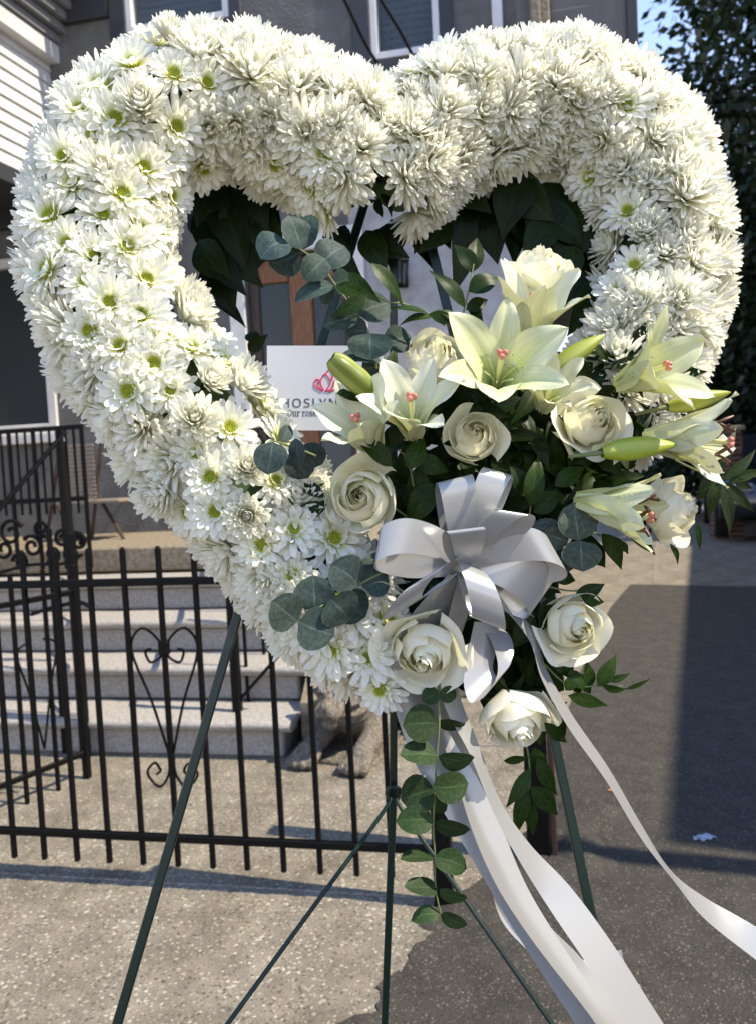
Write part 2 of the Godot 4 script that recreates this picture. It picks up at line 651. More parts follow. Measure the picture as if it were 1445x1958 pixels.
func mum_daisy(sd: int) -> Array:
	rng.seed = sd
	var g := Geo.new()
	var ca := Color(0.925, 0.925, 0.87)
	var cb := Color(0.70, 0.76, 0.16)
	var flat := rr(-0.12, 0.12)
	var lay := [[15, 1.45, 1.42, 0.037], [14, 1.16, 1.16, 0.034], [12, 0.86, 0.80, 0.029], [9, 0.62, 0.45, 0.018]]
	for k in lay.size():
		var l: Array = lay[k]
		var off := rr(0, TAU)
		for i in int(l[0]):
			petal(g, off + TAU * i / l[0] + rr(-0.1, 0.1), 0.0066 - 0.0004 * k, 0.0012 * k, l[1] + rr(-0.1, 0.1) - flat, l[2] + rr(-0.16, 0.2) - flat, l[3] * rr(0.88, 1.1), rr(0.0088, 0.0112) * (1.0 - 0.06 * k), rr(0.25, 0.6), ca, cb, 0.42 + 0.10 * k, 0.74)
	var h := Geo.new()
	var big := rr(0.0065, 0.0090)
	for i in 62:
		var f := sqrt((i + 0.5) / 62.0)
		var a := i * 2.39996
		var r := big * f
		var y := 0.0085 - 0.0035 * f * f
		var ax := Vector3(cos(a) * f * 0.9, 1.0, sin(a) * f * 0.9).normalized()
		var o := Vector3(cos(a) * r, y - 0.004, sin(a) * r)
		var col := Color(0.33, 0.42, 0.03).lerp(Color(0.78, 0.74, 0.07), smoothstep(0.2, 0.85, f))
		h.tube(PackedVector3Array([o, o + ax * lerpf(0.0040, 0.0085, f) * rr(0.85, 1.15), o + ax * lerpf(0.0046, 0.0094, f)]), PackedFloat32Array([0.0007, 0.00095, 0.0004]), 5, col)
	var dome := PackedVector2Array()
	for i in 6:
		var a := PI * 0.5 * i / 5.0
		dome.append(Vector2(big * sin(a), 0.003 + 0.0045 * cos(a)))
	h.lathe(dome, Transform3D.IDENTITY, 12, Color(0.40, 0.46, 0.04))
	return [g.mesh(), h.mesh()]

# ---------- the ground
func sheet(called: String, pts: Array, y: float, m: Material) -> void:
	var g := Geo.new()
	var poly := PackedVector2Array()
	for p in pts:
		poly.append(Vector2(p.x, p.z))
	var tr := Geometry2D.triangulate_polygon(poly)
	for i in range(0, tr.size(), 3):
		var a := poly[tr[i]]
		var b := poly[tr[i + 1]]
		var d := poly[tr[i + 2]]
		g.tri(Vector3(a.x, y, a.y), Vector3(b.x, y, b.y), Vector3(d.x, y, d.y), Color.WHITE, Vector3(0, -100, 0))
	var o := part(called, g, m, self)
	tag(o, "", "", "", "structure")

func build_ground() -> void:
	sheet("ground", [Vector3(-150, 0, 120), Vector3(150, 0, 120), Vector3(150, 0, -200), Vector3(-150, 0, -200)], 0.0, M.concrete)
	# asphalt driveway with a ragged left edge
	rng.seed = 5
	var edge := [G(1205, 1118), G(1168, 1160), G(1130, 1230), G(1095, 1330), G(1055, 1480), G(1010, 1620), G(900, 1700), G(832, 1738), G(842, 1775), G(790, 1812), G(770, 1850), G(728, 1880), G(715, 1930), G(640, 1960), G(560, 2080), G(470, 2300)]
	var pts := []
	for i in edge.size() - 1:
		var n2 := 2 if i < 5 else 5
		for k in n2:
			var q: Vector3 = edge[i].lerp(edge[i + 1], float(k) / n2)
			pts.append(q + Vector3(rr(-0.012, 0.012), 0, rr(-0.012, 0.012)) * (0.0 if i < 4 else 1.0))
	pts.append(edge[edge.size() - 1])
	pts.append(Vector3(-0.25, 0, 0.6))
	pts.append(Vector3(3.2, 0, 0.6))
	pts.append(G(2400, 1140))
	sheet("driveway", pts, 0.005, M.asphalt)
	# joints in the walk, a thin dark gap each
	var g := Geo.new()
	for q in [[X(-60, 1640, 0.0), -0.02]]:
		g.box(Transform3D(FT.basis, FT * Vector3(-0.85, 0.002, -0.03)), Vector3(1.75, 0.005, 0.006), 0.0)
	for k in [-1.3, -2.6]:
		g.box(Transform3D(FT.basis, FT * Vector3(-2.0, 0.002, k)), Vector3(4.4, 0.005, 0.006), 0.0)
	var ja := G(1250, 1114)
	var jb := G(1256, 1008)
	g.box(Transform3D(Basis.looking_at(jb - ja, Vector3.UP), (ja + jb) * 0.5 + Vector3(0, 0.002, 0)), Vector3(0.03, 0.006, ja.distance_to(jb)), 0.0)
	var o := part("pavement_joint", g, M.joint_grit, self)
	tag(o, "", "", "", "structure")
	# patched lumps of asphalt round the far post's foot
	for q in [[1085, 1600, 0.11, 0.03], [1125, 1560, 0.13, 0.035], [1100, 1650, 0.10, 0.022], [1050, 1665, 0.12, 0.02], [880, 1745, 0.10, 0.018]]:
		var s := Geo.new()
		var c0 := G(q[0], q[1])
		var nz := noise(9.0, int(q[0]), 2)
		var p := PackedVector3Array()
		for i in 7:
			for j in 25:
				var a := -TAU * (j % 24) / 24.0
				var r: float = q[2] * i / 6.0 * (1.0 + 0.25 * sin(a * 3.0 + q[0]))
				var hgt: float = q[3] * (1.0 - pow(i / 6.0, 2.0))
				var w := Vector3(cos(a) * r * 1.3, 0, sin(a) * r)
				p.append(c0 + w + Vector3.UP * (hgt * (1.0 + 0.6 * nz.get_noise_2d(w.x, w.z)) + (0.003 if i < 6 else -0.01)))
		s.grid(p, 7, 25, Color.WHITE, PackedColorArray(), true)
		tag(part("driveway_patch", s, M.asphalt, self), "", "", "", "structure")

# ---------- the house
func slab(g: Geo, a0: float, h0: float, a1: float, h1: float, z0: float, z1: float, bev := 0.004) -> void:
	g.box(Transform3D(Basis.IDENTITY, Vector3((a0 + a1) * 0.5, (h0 + h1) * 0.5, (z0 + z1) * 0.5)), Vector3(absf(a1 - a0), absf(h1 - h0), absf(z1 - z0)), bev)

func holed(g: Geo, a0: float, h0: float, a1: float, h1: float, z0: float, z1: float, holes: Array) -> void:
	var xs := [a0, a1]
	var ys := [h0, h1]
	for q in holes:
		xs.append_array([q[0], q[2]])
		ys.append_array([q[1], q[3]])
	xs.sort()
	ys.sort()
	for i in xs.size() - 1:
		for j in ys.size() - 1:
			var mx: float = (xs[i] + xs[i + 1]) * 0.5
			var my: float = (ys[j] + ys[j + 1]) * 0.5
			if xs[i + 1] - xs[i] < 1e-4 or ys[j + 1] - ys[j] < 1e-4 or mx < a0 or mx > a1 or my < h0 or my > h1:
				continue
			var inside := false
			for q in holes:
				if mx > q[0] and mx < q[2] and my > q[1] and my < q[3]:
					inside = true
			if not inside:
				slab(g, xs[i], ys[j], xs[i + 1], ys[j + 1], z0, z1, 0.0)

const TF := 3.62            # metres from the gate line to the facade

func window(parent: Node3D, r: Array, fw: float, fm: Material, z: float, inside: String) -> void:
	# r = [a0, h0, a1, h1]; the opening in the facade at depth z
	var f := Geo.new()
	slab(f, r[0], r[1], r[0] + fw, r[3], z - 0.09, z + 0.025)
	slab(f, r[2] - fw, r[1], r[2], r[3], z - 0.09, z + 0.025)
	slab(f, r[0] + fw, r[3] - fw, r[2] - fw, r[3], z - 0.09, z + 0.025)
	slab(f, r[0] + fw, r[1], r[2] - fw, r[1] + fw, z - 0.09, z + 0.025)
	var w := part("window", f, fm, parent)
	var p := Geo.new()
	slab(p, r[0] + fw, r[1] + fw, r[2] - fw, r[3] - fw, z - 0.053, z - 0.049, 0.0)
	part("pane", p, M.glass, w)
	if inside == "curtain":
		var q := PackedVector3Array()
		for i in 2:
			for j in 61:
				var k := float(j) / 60.0
				q.append(Vector3(lerpf(r[0], r[2], k), r[1] if i == 0 else r[3], z - 0.2 + 0.025 * sin(k * 55.0) + 0.015 * sin(k * 23.0)))
		var cg := Geo.new()
		cg.grid(q, 2, 61)
		part("curtain", cg, M.curtain, w)
		for k in 26:
			var bg := Geo.new()
			var hh := lerpf(r[1] + fw, r[3] - fw, (k + 0.5) / 26.0)
			bg.box(Transform3D(Basis(Vector3.RIGHT, 0.7), Vector3((r[0] + r[2]) * 0.5, hh, z - 0.125)), Vector3(r[2] - r[0] - 2.2 * fw, 0.028, 0.002), 0.0)
			part("slat", bg, M.curtain, w)
	elif inside == "screen":
		var sg := Geo.new()
		var nx := 46
		for k in nx:
			var a := lerpf(r[0] + fw, r[2] - fw, (k + 0.5) / nx)
			slab(sg, a - 0.0016, r[1] + fw, a + 0.0016, r[3] - fw, z - 0.02, z - 0.017, 0.0)
		for k in 70:
			var a := lerpf(r[1] + fw, r[3] - fw, (k + 0.5) / 70.0)
			slab(sg, r[0] + fw, a - 0.0016, r[2] - fw, a + 0.0016, z - 0.0235, z - 0.0205, 0.0)
		var s := part("insect_screen", sg, M.screen, w)
		s.set_meta("kind", "stuff")
	var rm := Geo.new()
	slab(rm, r[0] - 0.3, r[1] - 0.3, r[2] + 0.3, r[3] + 0.3, z - 1.2, z - 1.15, 0.0)
	slab(rm, r[0] - 0.35, r[1] - 0.3, r[0] - 0.3, r[3] + 0.3, z - 1.15, z - 0.2, 0.0)
	slab(rm, r[2] + 0.3, r[1] - 0.3, r[2] + 0.35, r[3] + 0.3, z - 1.15, z - 0.2, 0.0)
	slab(rm, r[0] - 0.3, r[1] - 0.35, r[2] + 0.3, r[1] - 0.3, z - 1.15, z - 0.2, 0.0)
	slab(rm, r[0] - 0.3, r[3] + 0.3, r[2] + 0.3, r[3] + 0.35, z - 1.15, z - 0.2, 0.0)
	part("dark_room", rm, M.room, w)

func build_house() -> void:
	var hs := framed("stucco_house", "grey stucco two storey house with oak door behind the iron gate", "house")
	var z := -TF
	var lo := X(60, 1040, TF)
	var left := X(92, 100, TF).x
	var right := X(1196, 40, TF).x
	var wt := X(712, 118, TF)
	var w1 := [wt.x, wt.y, X(842, 100, TF).x, wt.y + 1.5]
	var w2a := X(245, 60, TF)
	var w2 := [w2a.x, w2a.y - 0.03, w2a.x + 0.85, w2a.y + 1.4]
	var d0 := X(470, 560, TF).x
	var d1 := X(668, 560, TF).x
	var fl := 0.90
	var door := [d0, fl, d1, fl + 2.1]
	var w3b := X(110, 826, TF)
	var w3 := [w3b.x - 1.25, w3b.y, w3b.x + 0.02, w3b.y + 1.45]
	var split := X(100, 430, TF).y
	var rlow := X(1062, 1000, TF).x
	var re0 := X(556, 1360, -(FT.affine_inverse() * G(300, 1447)).z).x
	var g := Geo.new()
	holed(g, left, split + 0.25, right - 0.75, 7.0, z - 0.25, z, [w1, w2])
	part("upper_wall", g, M.stucco, hs)
	g = Geo.new()
	holed(g, left - 2.5, 0.0, d1 + 0.02, split, z - 0.25, z, [door, w3])
	part("lower_wall", g, M.stucco, hs)
	g = Geo.new()
	slab(g, d1 + 0.02, 0.0, rlow, split, z - 0.25, z)
	part("pale_wall", g, M.pale_wall, hs)
	g = Geo.new()
	slab(g, left - 2.6, split, right + 0.05, split + 0.25, z - 0.28, z + 0.09, 0.01)
	part("belt_course", g, M.dark_trim, hs)
	window(hs, w1, 0.05, M.white_paint, z, "curtain")
	window(hs, w2, 0.05, M.white_paint, z, "curtain")
	window(hs, w3, 0.075, M.white_paint, z, "screen")
	# trim round the upper windows
	for q in [w1, w2]:
		for s in [[q[0] - 0.14, q[1] - 0.02, q[0] - 0.003, q[3] + 0.14], [q[2] + 0.003, q[1] - 0.02, q[2] + 0.10, q[3] + 0.14], [q[0] - 0.003, q[3] + 0.003, q[2] + 0.003, q[3] + 0.14]]:
			g = Geo.new()
			slab(g, s[0], s[1], s[2], s[3], z - 0.02, z + 0.03)
			part("window_trim", g, M.dark_trim, hs)
		g = Geo.new()
		slab(g, q[0] - 0.10, q[1] - 0.15, q[2] + 0.08, q[1] - 0.025, z - 0.02, z + 0.045)
		part("window_sill", g, M.dark_trim, hs)
	g = Geo.new()
	slab(g, w3[0] - 0.08, w3[1] - 0.085, w3[2] + 0.05, w3[1] - 0.003, z - 0.02, z + 0.08, 0.006)
	part("window_sill", g, M.white_paint, hs)
	# eave: dark frieze, soffit boards, fascia
	var fy := X(150, 46, TF).y
	g = Geo.new()
	slab(g, left - 0.02, fy, w2[0] - 0.15, fy + 0.30, z - 0.02, z + 0.05)
	part("frieze_board", g, M.dark_trim, hs)
	g = Geo.new()
	slab(g, left - 0.035, fy - 4.0, left + 0.05, fy - 0.003, z - 0.2, z + 0.03)
	for k in 2:
		g = Geo.new()
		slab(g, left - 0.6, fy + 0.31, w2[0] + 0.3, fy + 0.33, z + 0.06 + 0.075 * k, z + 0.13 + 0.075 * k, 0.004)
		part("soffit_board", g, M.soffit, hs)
	# white board and pale post between stucco and the grey siding bay
	var b0 := X(940, 30, TF).x
	g = Geo.new()
	slab(g, b0, split + 0.26, b0 + 0.075, 6.9, z + 0.003, z + 0.05)
	part("corner_board", g, M.white_paint, hs)
	for k in 2:
		var b1 := X(1012 + 18 * k, 30, TF).x
		g = Geo.new()
		slab(g, b1, split + 0.26, b1 + 0.07, 6.9, z + 0.003, z + 0.13 - 0.03 * k, 0.01)
		part("bay_post", g, M.tan_stone, hs)
	# grey clapboards on the right bay, each board its own piece
	var sx := X(1052, 30, TF).x
	var y := split + 0.27
	while y < 6.8:
		g = Geo.new()
		g.box(Transform3D(Basis(Vector3.RIGHT, 0.10), Vector3((sx + right) * 0.5, y + 0.055, z + 0.02)), Vector3(right - sx, 0.118, 0.018), 0.003)
		part("clapboard", g, M.grey_siding, hs)
		y += 0.11
	g = Geo.new()
	slab(g, right - 0.75, split + 0.25, right - 0.02, 7.0, z - 0.2, z, 0.0)
	part("bay_sheathing", g, M.grey_siding, hs)
	g = Geo.new()
	slab(g, right - 0.002, split + 0.26, right + 0.07, 7.0, z - 0.3, z + 0.06)
	part("corner_board", g, M.dark_trim, hs)
	g = Geo.new()
	slab(g, right - 0.05, split, right - 0.001, 7.0, z - 7.0, z - 0.31, 0.0)
	slab(g, rlow - 0.05, 0.0, rlow - 0.001, split, z - 7.0, z - 0.26, 0.0)
	slab(g, rlow, split - 0.05, right, split - 0.003, z - 7.0, z - 0.003, 0.0)
	slab(g, left + 0.02, split + 0.3, left + 0.07, 7.0, z - 7.0, z - 0.31, 0.0)
	part("side_wall", g, M.grey_siding, hs)
	g = Geo.new()
	slab(g, left - 0.3, 7.03, right + 0.3, 7.25, z - 7.0, z + 0.14)
	part("roof", g, M.dark_trim, hs)
	# oak double door: stiles, glass, white casing
	var dw := d1 - d0
	var dg := Geo.new()
	var xs := [0.0, 0.10, 0.40, 0.62, 0.92, 1.0]
	var leaf_node: MeshInstance3D
	for k in [0, 2, 4]:
		dg = Geo.new()
		slab(dg, d0 + xs[k] * dw + 0.003, fl, d0 + xs[k + 1] * dw, fl + 2.08, z - 0.12, z - 0.07, 0.006)
		leaf_node = part("door_stile", dg, M.oak if k == 2 else M.dark_brown, hs)
	for k in [1, 3]:
		dg = Geo.new()
		slab(dg, d0 + xs[k] * dw + 0.003, fl, d0 + xs[k + 1] * dw - 0.003, fl + 0.35, z - 0.115, z - 0.075, 0.006)
		var rail := part("door_rail", dg, M.oak, hs)
		dg = Geo.new()
		slab(dg, d0 + xs[k] * dw + 0.003, fl + 1.9, d0 + xs[k + 1] * dw - 0.003, fl + 2.08, z - 0.115, z - 0.075, 0.006)
		part("door_rail", dg, M.oak, hs)
		dg = Geo.new()
		slab(dg, d0 + xs[k] * dw + 0.003, fl + 0.353, d0 + xs[k + 1] * dw - 0.003, fl + 1.897, z - 0.10, z - 0.095, 0.0)
		part("door_pane", dg, M.glass, rail)
	dg = Geo.new()
	slab(dg, d0 - 0.05, fl, d1 + 0.05, fl + 2.2, z - 1.6, z - 1.55, 0.0)
	slab(dg, d0 - 0.10, fl, d0 - 0.05, fl + 2.2, z - 1.6, z - 0.25, 0.0)
	slab(dg, d1 + 0.05, fl, d1 + 0.10, fl + 2.2, z - 1.6, z - 0.25, 0.0)
	slab(dg, d0 - 0.10, fl + 2.2, d1 + 0.10, fl + 2.25, z - 1.6, z - 0.25, 0.0)
	slab(dg, d0 - 0.10, fl - 0.05, d1 + 0.10, fl, z - 1.6, z - 0.25, 0.0)
	part("dark_hallway", dg, M.room, hs)
	for s in [[d0 - 0.13, fl, d0 - 0.003, fl + 2.25], [d1 + 0.003, fl, d1 + 0.13, fl + 2.25], [d0 - 0.003, fl + 2.1, d1 + 0.003, fl + 2.25]]:
		g = Geo.new()
		slab(g, s[0], s[1], s[2], s[3], z - 0.02, z + 0.035)
		part("door_casing", g, M.white_paint, hs)

	# porch and steps
	var st := framed("front_steps", "worn stone front steps rising to the porch behind the gate", "steps")
	var s0 := FT.affine_inverse() * G(300, 1447)
	var ts := -s0.z
	var re := X(556, 1360, ts).x
	var le := X(-330, 1400, ts).x
	var rise := 0.18
	var run := 0.285
	for k in 4:
		g = Geo.new()
		slab(g, le, rise * k, re - 0.05, rise * (k + 1) - 0.052, -ts - 3.0, -ts - run * k - 0.025, 0.01)
		part("riser", g, M.step_stone, st)
		g = Geo.new()
		# tread slab with a rounded nose
		var pr := PackedVector3Array()
		var nz := noise(2.2, 70 + k, 3)
		var prof := [[0.0, -0.30], [0.0, 0.0], [-0.006, 0.018], [-0.02, 0.027], [-0.034, 0.025], [-0.047, 0.012], [-0.051, -0.006], [-0.051, -0.1]]
		for q in prof:
			for j in 41:
				var a := lerpf(le, re, j / 40.0)
				var wv := 0.004 * nz.get_noise_2d(a * 3.0, k)
				pr.append(Vector3(a, rise * (k + 1) + q[0] + wv, -ts - run * k + q[1] + wv * 0.7))
		g.grid(pr, prof.size(), 41)
		for e in 2:
			var ax := le if e == 0 else re
			for i in prof.size() - 2:
				g.tri(Vector3(ax, rise * (k + 1) - 0.03, -ts - run * k - 0.1), Vector3(ax, rise * (k + 1) + prof[i][0], -ts - run * k + prof[i][1]), Vector3(ax, rise * (k + 1) + prof[i + 1][0], -ts - run * k + prof[i + 1][1]), Color.WHITE, Vector3((le + re) * 0.5, rise * (k + 1) - 0.03, -ts - run * k - 0.1))
		part("tread", g, M.step_stone, st)
	g = Geo.new()
	slab(g, left - 2.5, 0.0, le - 0.003, 0.88, -TF + 0.003, -ts - 0.95, 0.01)
	slab(g, le, 0.723, re + 0.9, 0.88, -TF + 0.003, -ts - run * 4 - 0.1, 0.012)
	slab(g, re - 0.048, 0.0, re + 0.9, 0.72, -TF + 0.003, -ts - 0.95, 0.012)
	part("porch_floor", g, M.tan_stone, st)
	# sloping cheek stone beside the lowest treads
	g = Geo.new()
	var cz := -ts - 0.02
	var a0 := re + 0.004
	var a1 := re + 0.11
	var pro := [[0.0, -0.95], [0.0, -0.12], [0.22, -0.12], [0.36, -0.30], [0.72, -0.85], [0.72, -0.95]]
	var mid := Vector3((a0 + a1) * 0.5, 0.2, cz - 0.6)
	for i in pro.size():
		var p: Array = pro[i]
		var q: Array = pro[(i + 1) % pro.size()]
		g.quad(Vector3(a0, p[0], cz + p[1]), Vector3(a1, p[0], cz + p[1]), Vector3(a1, q[0], cz + q[1]), Vector3(a0, q[0], cz + q[1]), Color.WHITE, mid)
		for ax in [a0, a1]:
			g.tri(Vector3(ax, mid.y, mid.z), Vector3(ax, p[0], cz + p[1]), Vector3(ax, q[0], cz + q[1]), Color.WHITE, mid)
	part("cheek_stone", g, M.tan_stone, st)

	# black wall lantern by the door
	var lp := X(768, 525, TF)
	var la := framed("wall_lantern", "black wall lantern on the pale wall beside the oak door", "lantern")
	g = Geo.new()
	slab(g, lp.x - 0.045, lp.y - 0.10, lp.x + 0.045, lp.y + 0.08, z + 0.002, z + 0.018)
	part("back_plate", g, M.black_iron, la)
	g = Geo.new()
	var lt := Transform3D(Basis.IDENTITY, Vector3(lp.x, lp.y - 0.06, z + 0.13))
	g.lathe(PackedVector2Array([Vector2(0, -0.07), Vector2(0.03, -0.055), Vector2(0.045, -0.05), Vector2(0.045, -0.04), Vector2(0, -0.04)]), lt, 6)
	g.lathe(PackedVector2Array([Vector2(0.075, 0.12), Vector2(0.078, 0.13), Vector2(0.03, 0.18), Vector2(0.012, 0.19), Vector2(0.012, 0.22), Vector2(0, 0.23)]), lt, 6)
	for k in 6:
		var a := TAU * k / 6.0
		g.tube(PackedVector3Array([lt * Vector3(cos(a) * 0.045, -0.045, sin(a) * 0.045), lt * Vector3(cos(a) * 0.068, 0.125, sin(a) * 0.068)]), PackedFloat32Array([0.005]), 5)
	g.tube(curve(PackedVector3Array([lt * Vector3(0, 0.21, 0), lt * Vector3(0, 0.24, -0.05), lt * Vector3(0, 0.17, -0.12)])), PackedFloat32Array([0.008]), 6)
	part("lantern_cage", g, M.black_iron, la)
	g = Geo.new()
	g.lathe(PackedVector2Array([Vector2(0.04, -0.04), Vector2(0.062, 0.12)]), lt, 6)
	part("glass", g, M.glass, la)

	# slatted porch chair
	var ch := framed("porch_chair", "brown slatted folding chair standing on the porch below the window", "chair")
	var c0 := X(130, 850, TF - 0.55)
	var c1 := X(186, 955, TF - 0.55)
	var zc := -TF + 0.55
	for k in 14:
		var yy := lerpf(c0.y, c1.y, (k + 0.5) / 14.0)
		g = Geo.new()
		slab(g, c0.x, yy - 0.010, c1.x, yy + 0.010, zc - 0.006 + 0.004 * (k % 2), zc + 0.006)
		part("slat", g, M.wicker, ch)
	for k in 2:
		var p0 := X(120 if k == 0 else 197, 860, TF - 0.55)
		var p1 := X(98 if k == 0 else 184, 1042, TF - 0.45)
		g = Geo.new()
		g.tube(PackedVector3Array([Vector3(p0.x, p0.y + 0.1, zc), Vector3(p1.x, 0.882, zc - 0.05)]), PackedFloat32Array([0.014]), 8)
		part("leg", g, M.dark_brown, ch)
		g = Geo.new()
		g.tube(PackedVector3Array([Vector3(p1.x + 0.02, c1.y + 0.02, zc - 0.15), Vector3(p1.x + 0.36, 0.882, zc + 0.12)]), PackedFloat32Array([0.013]), 8)
		part("leg", g, M.dark_brown, ch)
	g = Geo.new()
	slab(g, c0.x - 0.05, c1.y - 0.025, c1.x + 0.28, c1.y, zc - 0.2, zc + 0.18, 0.006)
	part("seat", g, M.wicker, ch)

func build_neighbours() -> void:
	# white clapboard wall on the left, running back from the street
	var d := Vector3(sin(deg_to_rad(18.0)), 0, -cos(deg_to_rad(18.0)))
	var nrm := Vector3(cos(deg_to_rad(18.0)), 0, sin(deg_to_rad(18.0)))
	var o := P(90, 352, 6.15)
	var base := Vector3(o.x, 0, o.z)
	var t := Transform3D(Basis(d, Vector3.UP, nrm), base)   # x = away, y = up, z = towards the wreath's side
	var hs := thing("white_clapboard_house", "white clapboard house side wall left of the grey stucco house", "house")
	hs.transform = t
	var bottom := o.y
	var y := bottom
	var top := P(0, 52, 5.65).y
	while y < top:
		var g := Geo.new()
		g.box(Transform3D(Basis(Vector3.RIGHT, -0.16), Vector3(-1.8, y + 0.052, 0.0)), Vector3(4.4, 0.118, 0.018), 0.003)
		part("clapboard", g, M.white_paint, hs)
		y += 0.103
	var g2 := Geo.new()
	slab(g2, -4.0, bottom, 0.0, top + 0.2, -2.5, -0.03, 0.0)
	slab(g2, -4.0, 0.0, 0.0, bottom - 0.003, -2.5, -1.9, 0.0)
	part("wall", g2, M.white_paint, hs)
	g2 = Geo.new()
	slab(g2, -4.2, top + 0.01, 0.3, top + 0.15, -0.05, 0.10, 0.01)
	part("fascia", g2, M.white_paint, hs)
	g2 = Geo.new()
	for k in 7:
		g2 = Geo.new()
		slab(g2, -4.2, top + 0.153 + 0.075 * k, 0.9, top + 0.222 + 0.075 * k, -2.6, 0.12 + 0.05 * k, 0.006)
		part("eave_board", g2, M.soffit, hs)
	g2 = Geo.new()
	slab(g2, -4.0, bottom - 0.16, -0.02, bottom - 0.02, -2.4, 0.06, 0.01)
	part("skirt_roof", g2, M.dark_trim, hs)
	# the house on the right, outside the picture: it shades the driveway
	var H := 5.6
	var foot := G(1262, 1612)
	var v := (G(1322, 1010) - foot).normalized()
	var hd := Vector3(SUN.x, 0, SUN.z) / SUN.y * H
	var corner := foot + hd
	var side := Vector3(-v.z, 0, v.x)
	var bt := Transform3D(Basis(v, Vector3.UP, side), corner)
	var nb := thing("brick_house", "red brick house across the driveway whose shade covers the asphalt", "house")
	nb.transform = bt
	g2 = Geo.new()
	holed(g2, 0.25, 0.0, 26.0, H - 0.12, 0.35, 0.6, [[2.0, 1.0, 3.0, 2.6], [6.0, 1.0, 7.0, 2.6], [10.0, 1.0, 11.0, 2.6]])
	slab(g2, 0.25, 0.0, 0.5, H - 0.12, 0.6, 7.0, 0.0)
	part("wall", g2, M.brick, nb)
	for k in 3:
		g2 = Geo.new()
		slab(g2, 2.0 + 4.0 * k, 1.0, 3.0 + 4.0 * k, 2.6, 0.45, 0.47, 0.0)
		part("window_pane", g2, M.car_paint, nb)
	g2 = Geo.new()
	slab(g2, 0.0, H - 0.12, 26.3, H, 0.0, 7.2, 0.01)
	part("roof", g2, M.dark_trim, nb)
	# utility pole whose shadow crosses the driveway
	var pf := G(1440, 1662) + Vector3(SUN.x, 0, SUN.z).normalized() * 2.6
	var po := thing("wooden_pole", "weathered wooden pole beside the driveway, casting a thin shadow", "pole", pf)
	g2 = Geo.new()
	g2.tube(PackedVector3Array([pf, pf + Vector3.UP * 2.2, pf + Vector3.UP * 4.2]), PackedFloat32Array([0.065, 0.06, 0.05]), 14)
	part("shaft", g2, M.pole_wood, po)

# ---------- iron
func bar(g: Geo, a: Vector3, b: Vector3, w: float, d := 0.0) -> void:
	# square bar between two points
	var t := (b - a).normalized()
	var ref := Vector3.BACK if absf(t.z) < 0.9 else Vector3.RIGHT
	var x := t.cross(ref).normalized()
	var zz := x.cross(t).normalized()
	g.box(Transform3D(Basis(x, t, zz), (a + b) * 0.5), Vector3(w, a.distance_to(b), d if d > 0.0 else w), w * 0.12)

func spiral(c: Vector3, r0: float, a0: float, turns: float, dirx: float) -> PackedVector3Array:
	var p := PackedVector3Array()
	var m := 22
	for i in m + 1:
		var k := float(i) / m
		var a := a0 + turns * TAU * k
		var r := r0 * (1.0 - 0.72 * k)
		p.append(c + Vector3(cos(a) * r * dirx, sin(a) * r, 0))
	return p

func X3(px: float, py: float, t: float) -> Vector3:
	var q := X(px, py, t)
	return Vector3(q.x, q.y, -t)

